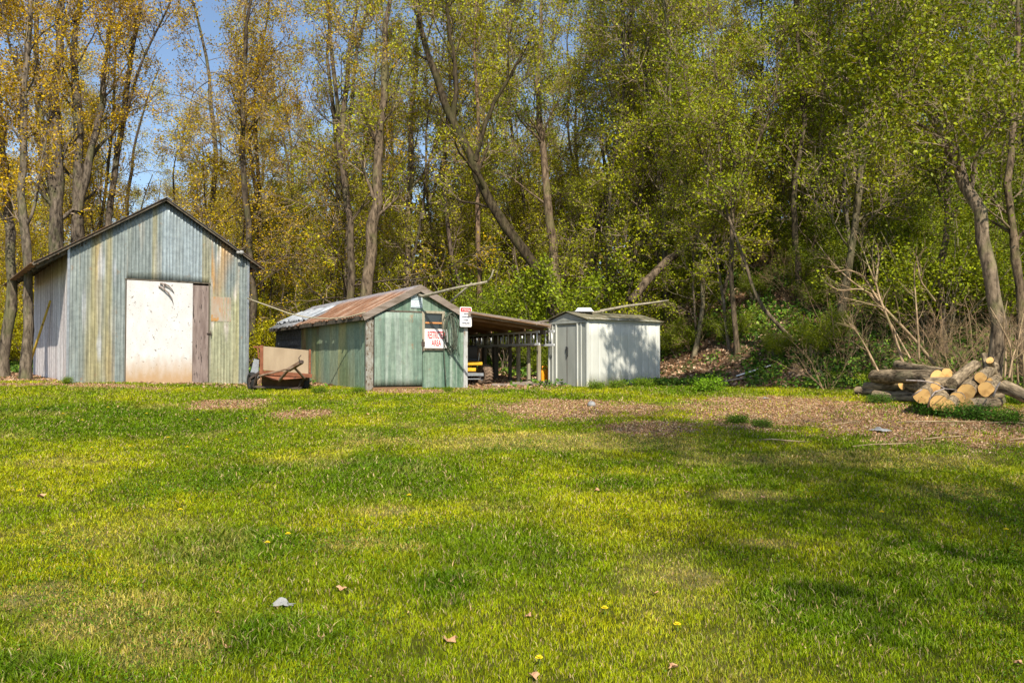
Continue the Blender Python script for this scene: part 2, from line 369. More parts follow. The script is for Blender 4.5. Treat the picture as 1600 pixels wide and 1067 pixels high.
# ------------------------------------------------------------------ ribbed sheet builder (numpy)
def sheet(name, mat, parent, O, A, B, La, t0, t1, colf, amp=.008, pitch=.08, ns=8, nt=14, holes=(), prof='sine', solid=.003, jag=0, overlap=.66, seed=0):
    """strips along A (ribs run along B); t0,t1: functions of s; holes: (s0,s1,ta,tb) cut out"""
    O = np.array(O, float); A = np.array(A, float); B = np.array(B, float); Nn = np.cross(A, B); Nn /= np.linalg.norm(Nn)
    ds = pitch/ns; s = np.linspace(0, La, int(La/ds)+2)
    for h in holes: s = np.append(s, [h[0], h[1]])
    s = np.unique(np.round(s, 4)); V = []; Fq = []; C = []; base = 0
    rs = np.random.RandomState(seed)
    ph = s/pitch*2*PI
    if prof == 'sine': off = amp*np.sin(ph)
    elif prof == 'groove': off = -amp*np.exp(-((((s/pitch)%1)-.5)/.07)**2)
    else: off = amp*(np.clip(np.cos(ph)*3-1.6, 0, 1))
    sh = (np.floor(s/overlap)); off = off + (sh % 2)*.004 + .004*vnoise(s*1.5, s*0, seed)
    lo = np.array([t0(v) for v in s]); hi = np.array([t1(v) for v in s])
    if jag: hi = hi + jag*(vnoise(s*5, s*0+2, seed+3)-.5)
    def emit(mask_s, lo, hi, nt):
        nonlocal base
        k = len(s)
        T = np.linspace(0, 1, nt+1)[:, None]; tt = lo[None]+(hi-lo)[None]*T; SS = np.broadcast_to(s, tt.shape)
        OFF = off[None] + .006*(vnoise(SS*2.5, tt*2.5, seed+9)-.5)
        v = O + SS[..., None]*A + tt[..., None]*B + OFF[..., None]*Nn
        V.append(v.reshape(-1, 3)); C.append(colf(SS, tt).reshape(-1, 3))
        id_ = np.arange((nt+1)*k).reshape(nt+1, k)+base
        q = np.stack([id_[:-1,:-1], id_[:-1,1:], id_[1:,1:], id_[1:,:-1]], -1)
        q = q[:, mask_s[:-1] & mask_s[1:]] if mask_s is not None else q
        Fq.append(q.reshape(-1, 4)); base += (nt+1)*k
    if not holes: emit(None, lo, hi, nt)
    else:
        mid = np.zeros(len(s), bool)
        for (s0, s1, ta, tb) in holes:
            m = (s >= s0-1e-4) & (s <= s1+1e-4); mid |= (s > s0+1e-4) & (s < s1-1e-4)
            if tb < 90: emit(m, np.full(len(s), tb), hi, max(3, nt//2))
            if ta > -90: emit(m, lo, np.full(len(s), ta), max(2, nt//2))
        # solid runs between the holes
        edges = [0]
        for h in sorted(holes): edges += [h[0], h[1]]
        edges.append(La+1)
        for a, b in zip(edges[::2], edges[1::2]):
            m = (s >= a-1e-4) & (s <= b+1e-4); emit(m, lo, hi, nt)
    me = npmesh(name, np.concatenate(V), np.concatenate(Fq), cols=np.concatenate(C), smooth=False)
    o = link(name, me, mat, parent)
    if solid:
        md = o.modifiers.new('solid', 'SOLIDIFY'); md.thickness = solid; md.offset = 0
    return o
def pal(cols):  # helper: blend palette by weights
    return [np.array(c, float) for c in cols]
def frame_uz(e, rot):
    c, s_ = math.cos(rot), math.sin(rot)
    def u(px):
        k = (px-800)/F; return (k*e[1]-e[0])/(c-k*s_)
    def z(row, uu): return EYE+(H0-row)/F*(e[1]+uu*s_) - e[2]
    return u, z
def text(name, body, mat, parent, loc, size, rx=PI/2, sxy=(1,1), rz=0, bold=0.0, ext=.002):
    cu = bpy.data.curves.new(name, 'FONT'); cu.body = body; cu.size = size; cu.align_x = 'CENTER'; cu.align_y = 'CENTER'; cu.offset = bold; cu.extrude = ext
    tmp = bpy.data.objects.new(name, cu); COL.objects.link(tmp)
    dg = bpy.context.evaluated_depsgraph_get(); me = bpy.data.meshes.new_from_object(tmp.evaluated_get(dg))
    bpy.data.objects.remove(tmp)
    me.materials.clear(); o = link(name, me, mat, parent, loc); o.rotation_euler = (rx, 0, rz); o.scale = (sxy[0], sxy[1], 1)
    return o

# ------------------------------------------------------------------ BARN
BR = math.radians(36); bo = (-.5346*19, 19.0, 1.13)
bu, bz = frame_uz(bo, BR)
barn = empty('barn', bo, BR, 'tall gabled barn clad in streaked blue-grey and rusty corrugated metal', 'barn')
BW = 4.14; BH = 3.09; BP = 4.40; BD = 6.3
bz0 = -.28
def b_top(s): return BH+(BP-BH)*(1-abs(s-BW/2)/(BW/2))
def barn_col(s, t):
    blue = np.array([.235,.27,.265]); ol = np.array([.34,.305,.17]); org = np.array([.46,.26,.09]); clean = np.array([.30,.355,.385]); grey = np.array([.36,.35,.31])
    a = vnoise(s*7, t*.25, 5); b = vnoise(s*3.3+9, t*.3, 6)
    c = cmix(np.broadcast_to(blue, s.shape+(3,)), ol, ss(.35,.75,a)*.75)
    left = ((s > .22) & (s < 1.0)).astype(float)
    c = cmix(c, ol, left*ss(.25,.8,a)*.8); c = cmix(c, (.48,.50,.54), left*ss(.70,.82,vnoise(s*6, t*1.1, 14))*.7); c = cmix(c, org*.9+ol*.2, left*ss(.62,.85,b)*.7*(s > .55))
    c = cmix(c, grey, ss(.6,.8,vnoise(s*9, t*1.4, 8))*.5)
    tr = ((s > 2.02) & (s < 2.98) & (t > 2.3)).astype(float); c = cmix(c, clean, tr*.9)
    lc = ((s < .22) | ((s > 1.0) & (s < 1.23)) | (s > 3.9)).astype(float); c = cmix(c, blue*1.05, lc*.75)
    r = ((s > 3.2) & (s < 3.9)).astype(float); up = ss(2.0, 2.6, t+.4*vnoise(s*8, t*0, 4))
    c = cmix(c, org*1.1, r*up*ss(.15,.5,vnoise(s*6, t*.5, 12))*.9); c = cmix(c, (.44,.42,.22), r*(1-up)*.6)
    c = cmix(c, (.55,.50,.44), r*ss(.75,.85,vnoise(s*5, t*2.2, 19)))
    return c
du0, du1, du2 = bu(196), bu(300), bu(325.5); dtop = bz(436, du0)
sheet('front_wall', M['barnmetal'], barn, (0,0,0), (1,0,0), (0,0,1), BW, lambda s: bz0, b_top, barn_col, .011, .078, 8, 16, holes=[(du0, du2, -99, dtop)], prof='rib', overlap=.69, seed=2)
def wood_col(s, t):
    a = vnoise(s*7, s*0, 31); c = cmix(np.broadcast_to(np.array([.58,.53,.53]), s.shape+(3,)), (.74,.70,.70), ss(.3,.7,a))
    return cmix(c, (.30,.23,.21), ss(.6,.8,vnoise(s*11, t*.5, 33))*.6)
# left side wall faces -x : A along -y? ribs vertical
sheet('side_wall', M['boards'], barn, (0, BD, 0), (0,-1,0), (0,0,1), BD, lambda s: bz0, lambda s: BH+.0, wood_col, .006, .19, 10, 8, prof='groove', seed=5)
sheet('side_wall', M['boards'], barn, (BW, 0, 0), (0,1,0), (0,0,1), BD, lambda s: bz0, lambda s: BH, wood_col, .006, .19, 6, 6, prof='groove', seed=6)
sheet('back_wall', M['barnmetal'], barn, (BW, BD, 0), (-1,0,0), (0,0,1), BW, lambda s: bz0, b_top, barn_col, .007, .078, 6, 6, prof='rib', seed=7)
sl_ = (BP-BH)/(BW/2)
def roof_col(s, t): return cmix(np.broadcast_to(np.array([.16,.15,.15]), s.shape+(3,)), (.25,.14,.08), ss(.5,.8,fbm(s, t, 41)))
nl = math.hypot(1, sl_)
for (side, ov) in ((-1, .73), (1, .36)):
    xr = BW/2; L = (BW/2+ov)*nl
    d = (side/nl, 0, -sl_/nl)
    if side < 0: O, A, B = (xr, BD+.25, BP+.05), (0,-1,0), d
    else: O, A, B = (xr, -.22, BP+.05), (0,1,0), d
    sheet('roof', M['rust'], barn, O, A, B, BD+.47, lambda s: 0, lambda s, L=L: L, roof_col, .012, .1, 6, 8, solid=.006, jag=.06, seed=11+side)
    # rafters and fascia
    rf = MB()
    for k in range(9):
        y = .02+k*.77
        rf.beam((xr, y, BP-.06), (xr+side*(BW/2+ov-.08), y, BP-.06-sl_*(BW/2+ov-.08)), .045, .1)
    rf.build('rafters', M['darkwood'], barn)
    fa = MB(); fa.beam((xr, -.17, BP+.015), (xr+side*(BW/2+ov), -.17, BP+.015-sl_*(BW/2+ov)), .03, .055)
    fa.build('rake_board', M['darkwood'], barn)
    pl = MB()
    for k in range(4):
        o1 = .1+k*.2
        if o1 < ov: pl.beam((xr+side*(BW/2+o1), -.18, BP-.0-sl_*(BW/2+o1)+.02), (xr+side*(BW/2+o1), BD+.2, BP-sl_*(BW/2+o1)+.02), .16, .02)
    pl.build('roof_boards', M['brownwood'], barn)
rcap = MB(); rcap.prism([(BW/2-.13,BP-.0),(BW/2,BP+.085),(BW/2+.13,BP-.0),(BW/2+.12,BP+.01-.02),(BW/2,BP+.06),(BW/2-.12,BP-.01)], -.24, BD+.2); rcap.build('ridge_cap', M['steel'], barn)
# door
dr = MB().box(du0+.01, du1, -.03, .02, bz(606.5, du0)-.1, dtop-.02).build('door', M['door'], barn, .004)
# object origin for gradient = wall base: fine
MB().box(du1+.004, du2-.01, -.018, .03, bz0, dtop-.06).build('door_board', simple('brown_weathered_plank', (.16,.115,.10), (.33,.26,.23), (1,1,.15), 12, .9, 0, .5, (.06,.045,.04), 26, .60), barn, .004)
MB().box(du0-.03, du2+.03, -.035, .0, dtop-.012, dtop+.018).build('door_header', M['darkwood'], barn)
MB().box(du0-.02, du0+.008, -.02, .02, bz0, dtop).build('door_jamb', M['darkwood'], barn)
MB().box(du2-.01, du2+.02, -.02, .02, bz0, dtop).build('door_jamb', M['darkwood'], barn)
lz = bz(521, du2); la = MB().box(du2-.05, du2+.07, -.05, -.02, lz-.012, lz+.012); la.tube([(du2+.04,-.05,lz+.06),(du2+.04,-.06,lz),(du2+.05,-.05,lz-.07)], .012, 6); la.build('latch', M['blacksteel'], barn)
# bleached repair patch and nail-head bracket
MB().box(bu(329), bu(360), -.016, -.008, bz(502, 3.4), bz(464, 3.4)).build('patch_panel', simple('rusty_patch', (.40,.25,.15), (.40,.38,.32), (1,1,.4), 8, .7, .1, .2, (.45,.24,.08), 9, .55), barn)
# corner trims
MB().box(-.02, .03, -.02, .004, bz0, BH-.02).build('corner_trim', M['steel'], barn)
MB().box(BW-.03, BW+.02, -.02, .004, bz0, BH-.02).build('corner_trim', M['steel'], barn)
ru = MB()
for uu, r_ in ((bu(371), .05), (bu(366), .035)): ru.lathe([(-.05,.0),(-.04,r_),(0,r_*1.15),(.04,r_*.8),(.06,0)], (uu, -.27, bz(396, uu)), 'x', 10)
ru.build('roof_edge_lump', M['paper'], barn, 0, True)
# antler-like hook over the door
hx = bu(250); hz = bz(443, hx)
hk = MB(); hk.tube([(hx-.03,-.06,hz),(hx+.07,-.08,hz-.01),(hx+.16,-.09,hz-.05),(hx+.24,-.08,hz-.13),(hx+.30,-.06,hz-.22)], [.022,.024,.018,.012,.005], 7)
hk.tube([(hx-.06,-.06,hz-.07),(hx+.05,-.09,hz-.13),(hx+.15,-.1,hz-.22),(hx+.24,-.09,hz-.35),(hx+.28,-.07,hz-.48)], [.018,.02,.018,.012,.005], 7)
hk.tube([(hx+.02,-.04,hz+.02),(hx+.05,-.09,hz-.06),(hx+.06,-.07,hz-.14)], .018, 7)
ho = hk.build('antler', M['greywood'], None, 0, True); ho.matrix_world = Matrix.Translation(bo) @ Matrix.Rotation(BR, 4, 'Z')
tag(ho, 'dark curved antlers fixed above the white barn door', 'antlers')
# yellow pole leaning on the barn's left wall
def bworld(x, y, z): v = Matrix.Translation(bo) @ Matrix.Rotation(BR, 4, 'Z') @ Vector((x, y, z)); return v
pm = MB(); pb = bworld(-.42, 4.1, 0); pt = bworld(-.05, 2.5, 2.02); pb.z = gz(pb.x, pb.y)
# chosen so that it leans against the boards
pm.tube([pb-pb, pt-pb], [.035,.028], 8); po = pm.build('pole', M['yellowpole'], None, 0, True, pb)
tag(po, 'thin yellow pole leaning against the weathered left side of the barn', 'pole')

# ------------------------------------------------------------------ GREEN SHED
GR = math.radians(29.65); go = (-3.276, 19.1, .924); gu, gzz = frame_uz(go, GR)
shed = empty('garden_shed', go, GR, 'low green painted shed with a rusty and grey patched gable roof', 'shed')
GW = gu(727); GH = 1.80; GPk = gzz(449, gu(650)); GL = 8.6
g0 = -.1
def g_top(s): return GH+(GPk-GH)*(1-abs(s-GW/2)/(GW/2))
def green_col(s, t):
    a = vnoise(s*9, t*.3, 61); c = cmix(np.broadcast_to(np.array([.10,.175,.125]), s.shape+(3,)), (.19,.265,.20), ss(.3,.7,a))
    c = cmix(c, (.30,.36,.31), ss(.6,.85,vnoise(s*14, t*.5, 63))*.7)
    return c
def green_side(s, t):
    # s runs from the back of the wall to its front corner
    a = vnoise(s*4, t*.5, 71); c = cmix(np.broadcast_to(np.array([.20,.27,.15]), s.shape+(3,)), (.42,.42,.20), ss(.3,.75,a))  # lighter olive-yellow puts the sun on this wall into its colour
    c = cmix(c, (.46,.36,.13), ss(.5,.8,vnoise(s*5, t*.4, 73))*ss(GL-1.6, GL-.3, s)*.8)
    c = cmix(c, (.26,.17,.10), ss(.62,.8,vnoise(s*3.3, t*1.2, 75))*ss(GL-2.5, GL-5, s)*.8)
    return cmix(c, (.22,.33,.28), ss(.55,.7,vnoise(s*2.1, t*.3, 79))*.6)
d0, d1 = gu(584), gu(658); dz0, dz1 = gzz(603, d0), gzz(487, d0)
wx0, wx1, wz0, wz1 = gu(664), gu(690), gzz(513.5, gu(676)), gzz(490, gu(676))
sheet('front_wall', M['greenwall'], shed, (0,0,0), (1,0,0), (0,0,1), GW, lambda s: g0, g_top, green_col, .006, .095, 8, 14, holes=[(wx0, wx1, wz0, wz1)], prof='groove', seed=14)
AW = gu(0)
# back part of the left wall is grey shingle; front part green
sk = 2.9
sheet('side_wall', M['greenwall2'], shed, (0, GL-sk, 0), (0,-1,0), (0,0,1), GL-sk, lambda s: g0-.0, lambda s: GH-.02, lambda s, t: green_side(s+sk, t), .006, .12, 8, 12, prof='groove', seed=15)
shm = MB()
for k in range(9):
    z0 = g0+k*.21
    shm.add([(-.03, GL-sk, z0), (-.03, GL, z0), (-.008, GL, min(z0+.22, GH)), (-.008, GL-sk, min(z0+.22, GH)), (.02, GL-sk, z0), (.02, GL, z0), (.02, GL, min(z0+.22,GH)), (.02, GL-sk, min(z0+.22,GH))],
            [(0,1,2,3),(4,7,6,5),(0,4,5,1),(0,3,7,4),(1,5,6,2),(3,2,6,7)])
shm.build('shingle_siding', M['shingle'], shed)
sheet('side_wall', M['greenwall2'], shed, (GW, 0, 0), (0,1,0), (0,0,1), GL, lambda s: g0, lambda s: GH, green_col, .006, .12, 6, 6, prof='groove', seed=16)
sheet('back_wall', M['greenwall2'], shed, (GW, GL, 0), (-1,0,0), (0,0,1), GW, lambda s: g0, g_top, green_col, .006, .12, 6, 6, prof='groove', seed=17)
gsl = (GPk-GH)/(GW/2); gn = math.hypot(1, gsl)
def groof(s, t):
    # s from back to front
    f = s/(GL+.3); c = cmix(np.broadcast_to(np.array([.15,.16,.17]), s.shape+(3,)), (.30,.31,.33), ss(.3,.7,vnoise(s*3, t*1.2, 81)))
    rust = ss(.36,.50, f+.3*(vnoise(s*1.5, t*2, 83)-.5)+.10*(t/1.4-.5))
    rc = cmix(np.broadcast_to(np.array([.25,.125,.07]), s.shape+(3,)), (.40,.26,.18), ss(.4,.7,vnoise(s*6, t*2, 85)))
    c = c*(1-rust[...,None]) + rc*rust[...,None]
    return cmix(c, (.28,.28,.31), ss(.5, .2, t+.2*vnoise(s*3, t, 87))*.85)
sheet('roof', M['rust'], shed, (GW/2, GL+.15, GPk+.05), (0,-1,0), (-1/gn,0,-gsl/gn), GL+.25, lambda s: 0, lambda s: (GW/2+.22)*gn + .0*s, groof, .016, .11, 8, 12, solid=.005, jag=.14, overlap=.9, seed=22)
# loose lifted sheets over the back of the roof
lm = sheet('loose_roof_sheet', M['rust'], shed, (GW/2-.25, GL+.05, GPk+.07-.25*gsl), (0,-1,0), (-1/gn,0,-gsl/gn+.04), 3.6, lambda s: .1+.25*vnoise(s*2.2, 1, 5), lambda s: .95+.3*vnoise(s*2.7, 3, 6), lambda s,t: cmix(np.broadcast_to(np.array([.30,.33,.37]), s.shape+(3,)), (.48,.51,.55), ss(.3,.7,vnoise(s*8,t*3,89))), .03, .16, 8, 8, solid=.004, overlap=.5, seed=23)
sheet('roof', M['rust'], shed, (GW/2, -.1, GPk+.05), (0,1,0), (1/gn,0,-gsl/gn), GL+.25, lambda s: 0, lambda s: (GW/2+.05)*gn, groof, .014, .11, 6, 8, solid=.005, seed=24)
fa = MB(); fa.beam((GW/2+.02, -.10, GPk-.01), (-.19, -.10, GPk-.01-gsl*(GW/2+.19)), .03, .15); fa.build('gable_board', M['greywoodx'], shed, .004)
fa = MB(); fa.beam((GW/2-.02, -.105, GPk-.01), (GW+.12, -.105, GPk-.01-gsl*(GW/2+.12)), .03, .15); fa.build('gable_board', M['greywoodx'], shed, .004)
MB().beam((-.20, -.08, GH-.115), (-.20, GL+.05, GH-.115), .03, .10).build('eave_board', M['darkwood'], shed)
# posts and trims (front)
MB().box(-.09, .05, -.045, .05, g0-.05, GH-.02).build('corner_post', M['peeling'], shed, .008)
MB().box(.052, gu(583), -.03, .0, g0, dz1+.02).build('door_jamb', M['peeling'], shed, .006)
MB().box(GW-.06, GW+.05, -.04, .05, g0-.05, GH-.04).build('corner_post', simple('pale_corner_board', (.36,.36,.34), (.52,.53,.52), (1,1,.3), 14, .8, 0, .5, (.2,.15,.1), 20, .58), shed, .006)
MB().box(.06, gu(662), -.03, -.008, dz1+.012, dz1+.045).build('door_header', M['darkwood'], shed)
MB().box(d0-.022, d1+.02, -.036, -.030, dz0-.02, dz1+.012).build('door_gap_shade', M['dark'], shed)  # dark sheet painting the shade of the gap around the door
# door (slightly ajar at the top edge, boards)
sheet('door', M['greenwall'], shed, (d0, -.045, dz0), (1,0,0), (0,0,1), d1-d0, lambda s: 0, lambda s: dz1-dz0, lambda s, t: cmix(green_col(s+5, t), (.30,.35,.32), .25*np.ones_like(s)), .006, .11, 8, 10, prof='groove', solid=.02, seed=18)
MB().box(d1+.005, d1+.07, -.05, .0, gzz(548, d1), dz1+.04).build('door_post', M['palepost'], shed, .004)
hg = MB().box(d1-.02, d1+.07, -.066, -.052, gzz(541, d1), gzz(534, d1)).box(d1+.0, d1+.03, -.075, -.052, gzz(549, d1), gzz(530, d1)); hg.build('hasp', M['blacksteel'], shed)
MB().box(wx0-.02, wx1+.02, -.03, .02, wz0-.05, wz1+.05).build('window_frame_backing', M['dark'], shed) if False else None
wf = MB().box(wx0-.02, wx1+.07, -.04, .0, wz1, wz1+.06).box(wx1, wx1+.07, -.04, 0, wz0-.02, wz1-.002).box(wx0-.03, wx1+.05, -.035, 0, wz0-.03, wz0).build('window', M['palepost'], shed, .004)
MB().box(wx0, wx1, .005, .012, wz0, wz1).build('pane', M['glass'], wf)
mz = gzz(504, wx0); MB().box(wx0, wx1, -.02, .003, mz-.022, mz+.016).build('muntin', simple('orange_wood', (.5,.2,.06), (.6,.28,.1)), wf)
MB().box(wx0-.02, wx1+.05, -.05, -.01, gzz(547, wx0), gzz(544.5, wx0)).build('ledge', M['darkwood'], shed)
MB().box(.06, d1, -.10, .06, g0-.1, dz0-.03).build('sill_beam', M['brownwood'], shed, .01)
st = MB().box(gu(598), gu(684), -.35, -.11, g0-.2, .035).build('step', M['stone'], None, .02); st.matrix_world = Matrix.Translation(go) @ Matrix.Rotation(GR, 4, 'Z')
tag(st, 'flat dark stone step on the ground below the green shed door', 'step')
GM = Matrix.Translation(go) @ Matrix.Rotation(GR, 4, 'Z')
def gthing(o): o.matrix_world = GM @ o.matrix_world if o.parent is None else o.matrix_world; return o
# signs: separate things fixed to the shed
def gempty(name, x, y, z, label, cat, group=None, rz=0):
    v = GM @ Vector((x, y, z)); return empty(name, v, GR+rz, label, cat, group)
su0, su1 = gu(662), gu(697.5); sz0, sz1 = gzz(544, gu(680)), gzz(514.5, gu(680))
cx = (su0+su1)/2; czz = (sz0+sz1)/2; sw = su1-su0; shh = sz1-sz0
sg = gempty('sign', cx, -.055, czz, 'white RESTRICTED AREA sign with red lettering below the shed window', 'sign')
MB().box(-sw/2, sw/2, -.006, .006, -shh/2, shh/2).build('plate', M['signwhite'], sg, .002)
text('lettering', 'RESTRICTED', M['signred'], sg, (0, -.011, shh*.17), .125, sxy=(.66, 1.95), bold=.0015)
text('lettering', 'AREA', M['signred'], sg, (0, -.011, -shh*.24), .125, sxy=(.8, 1.6), bold=.0015)
au0, au1 = gu(714.5), gu(733); az0, az1 = gzz(511, gu(724)), gzz(480, gu(724)); aw = au1-au0; ah = az1-az0
ag = gempty('sign', (au0+au1)/2, -.135, (az0+az1)/2, 'small white sign with red ATTENTION heading on the shed right corner', 'sign')
def rrect(wd, ht, r, n=5, cut=0):
    pts = []
    for (cx_, cz_, a0) in ((wd/2-r, ht/2-r, 0), (-wd/2+r, ht/2-r, PI/2), (-wd/2+r, -ht/2+r, PI), (wd/2-r, -ht/2+r, 1.5*PI)):
        rr = r
        for i in range(n+1): a = a0+i*PI/2/n; pts.append((cx_+rr*math.cos(a), cz_+rr*math.sin(a)))
    return pts
MB().prism(rrect(aw, ah, .035), -.004, .004).build('plate', M['signwhite'], ag)
MB().prism(rrect(aw*.86, ah*.2, .015), -.0075, -.0045).build('red_heading', M['signred'], ag, loc=(0, 0, ah*.35))
text('lettering', 'ATTENTION', M['signwhite'], ag, (0, -.012, ah*.34), .058, sxy=(.68, 1.1), bold=.001)
for k, tx in enumerate(('THIS SITE', 'IS MONITORED', 'BY VIDEO', 'SURVEILLANCE')):
    text('lettering', tx, M['signink'], ag, (0, -.009, ah*(.15-.155*k)), .047, sxy=(.62, 1.1), bold=.001)
pu0, pu1 = gu(641), gu(659); pz0, pz1 = gzz(481, gu(650)), gzz(459, gu(650))
pgn = gempty('sign', (pu0+pu1)/2, -.03, (pz0+pz1)/2, 'pale blue faded sign with worn white lines high in the shed gable', 'sign')
MB().box(-(pu1-pu0)/2, (pu1-pu0)/2, -.004, .004, -(pz1-pz0)/2, (pz1-pz0)/2).build('plate', M['signpale'], pgn, .001)
rr_ = random.Random(5); wm = MB(); im = MB()
pw = pu1-pu0; phh = pz1-pz0
for r_ in range(5):
    zc = phh*(.22-.155*r_); x = -pw*.42
    while x < pw*.38:
        l_n = rr_.uniform(.012,.03); (wm if r_ % 2 else im).box(x, x+l_n, -.007, -.0045, zc-.012, zc+.014); x += l_n+.009
MB().prism(rrect(pw*.9, phh*.40, .02), -.006, -.0042).build('panel', M['signpaleline'], pgn, loc=(0,0,-phh*.2))
wm.add([], []); im.build('lettering', M['fadedink'], pgn); wm.build('lettering', M['fadedink'], pgn)
# pole poking out from the ridge
pg0 = GM @ Vector((GW/2+.03, .35, GPk-.10)); 
pts = [GM @ Vector((GW/2+.0, .3, GPk-.10)), P(660, 463, 19.45), P(708, 451, 18.75), P(762, 440, 18.1), P(768, 432, 18.05), P(771, 421, 18.0)]
b0 = pts[0]; pr = MB(); pr.tube([p-b0 for p in pts[:4]], [.036,.036,.032,.027], 9); pr.tube([p-b0 for p in pts[3:]], [.026,.02,.012], 7)
tag(pr.build('ridge_pole', M['palepost'], None, 0, True, b0), 'bare timber pole poking out from the green shed ridge', 'pole')
# second thin stick behind
a0, a1 = P(704, 464, 22.0), P(737, 442, 21.5); a0.z -= .12
pr = MB(); pr.tube([Vector((0,0,0)), a1-a0], [.03,.022], 7); tag(pr.build('stick', M['palepost'], None, 0, True, a0), 'short pale stick jutting up behind the right slope of the green shed roof', 'stick')
# hose coil hanging with a dangling end
hu = gu(701); hz0 = gzz(489, hu); hc = MB(); rnd = random.Random(3)
peg = (hu, -.02, hz0)
for k in range(8):
    rx = rnd.uniform(.10,.20); rz_ = rnd.uniform(.32,.50); ox = rnd.uniform(-.05,.07)
    pts = [(hu+ox+rx*math.sin(a)+.02*math.sin(3*a+k), -.07-.008*k+.01*math.sin(2*a), hz0-rz_+rz_*math.cos(a)) for a in np.linspace(0, 2*PI, 34)]
    hc.tube(pts, .0085, 5, False)
for k in range(9):
    x0 = hu+rnd.uniform(-.06,.12); pts = [(x0, -.13, hz0-rnd.uniform(.05,.5)), (x0+rnd.uniform(-.05,.1), -.12, hz0-.7), (x0+rnd.uniform(-.02,.16), -.11, hz0-rnd.uniform(.75,1.05))]
    hc.tube(pts, .006, 4)
hl = [(hu-.17, -.12, hz0-.2), (hu-.185, -.13, hz0-.5), (hu-.175, -.12, hz0-1.0), (hu-.15, -.13, hz0-1.4), (hu-.12, -.12, g0+.06)]
hc.tube(hl, .011, 6)
hv = GM @ Vector((0,0,0)); ho = hc.build('hose', M['hose'], None, 0, True); ho.matrix_world = GM
tag(ho, 'tangled dark hose coil hung right of the shed window with one end dangling', 'hose')

# ------------------------------------------------------------------ LEAN-TO on the right of the green shed
LU = 4.72; lz1 = GH+.08; lz2 = gzz(509, LU)
lean = empty('lean_to', GM @ Vector((GW+.06, 0, 0)), GR, 'open sided lean-to with sloping roof between the green shed and the white shed', 'lean-to')
LW = LU-GW-.06; LD = 7.0
n_ = math.hypot(LW, lz2-lz1)
sheet('roof', M['rust'], lean, (0, -.12, lz1+.03), (0,1,0), (LW/n_,0,(lz2-lz1)/n_), LD, lambda s: -.08, lambda s: n_+.02, lambda s,t: cmix(np.broadcast_to(np.array([.16,.15,.14]), s.shape+(3,)), (.30,.26,.22), ss(.4,.7,vnoise(s*3,t*2,91))), .012, .1, 6, 8, solid=.005, jag=.1, seed=31)
ub = MB()
for k in range(16):
    y = -.10+k*.44; ub.beam((0.0, y, lz1-.03), (LW+.0, y, lz2-.03), .40, .022)
ub.build('roof_boards', M['brownwood'], lean)
ra = MB()
for k in range(8): ra.beam((0.0, .1+k*.95, lz1-.10), (LW+.05, .1+k*.95, lz2-.10), .05, .10)
ra.build('rafters', M['brownwood'], lean)
MB().beam((-.05, -.15, lz1-.02), (LW+.12, -.15, lz2-.02), .03, .13).build('fascia', M['greywoodx'], lean, .004)
MB().beam((LW-.05, -.1, lz2-.17), (LW-.05, LD-.15, lz2-.17), .08, .12).build('beam', M['darkwood'], lean)
def lean_y(px, u_):
    k = (px-800)/F; c, s_ = math.cos(GR), math.sin(GR)   # depth along the shed at lateral u_
    return ((go[0]+u_*c)-k*(go[1]+u_*s_))/(s_+k*c)
posts = [(lean_y(px, LU-.05), r, mt) for px, r, mt in ((842,.085,'palepost'),(826,.08,'palepost'),(810,.09,'palepost'),(797,.08,'darkwood'),(774,.14,'darkwood'),(757,.11,'darkwood'),(741,.12,'darkwood'))]
for i, (yy, r, mt) in enumerate(posts):
    lx = LW-.05; wv = GM @ Vector((GW+.06+lx, yy, 0)); zb = gz(wv.x, wv.y)-go[2]-.1
    MB().box(lx-r/2, lx+r/2, yy-r/2, yy+r/2, zb, lz2-.23).build('post', M[mt], lean, .008)
for (lx, yy) in ((.9, 6.7), (1.9, 6.7)):
    wv = GM @ Vector((GW+.06+lx, yy, 0)); zb = gz(wv.x, wv.y)-go[2]-.1
    MB().box(lx-.05, lx+.05, yy-.05, yy+.05, zb, lz1+(lz2-lz1)*lx/LW-.06).build('post', M['darkwood'], lean, .008)
MB().box(LW-.6, LW+.1, .1, .22, -.15, .07).build('ground_sill', M['greywood'], lean) if False else None
# loose planks on the lean-to's outer edge
for k, (a, b) in enumerate((((842,503,21.2),(878,498,22.3)), ((835,507,21.0),(868,508,21.9)))):
    A_, B_ = P(*a), P(*b); m = MB(); m.beam(Vector((0,0,0)), B_-A_, .14, .03)
    o = m.build('plank', M['greywoodx'], None, .003, loc=A_); tag(o, ['upper weathered plank', 'lower weathered plank'][k]+' lying across the gap between lean-to roof and white shed', 'plank')
# two ladders hung on the posts
def ladder(y0, y1, z0, z1, xo, label, pitch):
    e = gempty('ladder', LU+xo, y0, 0, label, 'ladder', 'ladders hung under the lean-to')
    L = y1-y0
    for z in (z0, z1): MB().box(-.015, .015, 0, L, z-.03, z+.03).build('rail', M['alu'], e, .004)
    n = int(L/pitch)
    for k in range(n):
        y = .12+k*pitch; m = MB(); m.tube([(0, y, z0+.03), (0, y, z1-.03)], .020, 6); m.build('rung', M['alu'], e, 0, True)
    return e
lz_a, lz_b = gzz(539, LU), gzz(518, LU)
ladder(-.3, 5.6, lz_a, lz_b, .12, 'aluminium ladder hung on its side nearest the open edge of the lean-to', .30)
ladder(-.05, 6.0, lz_a+.02, lz_b-.01, -.17, 'inner aluminium ladder hung behind the other under the lean-to', .30)
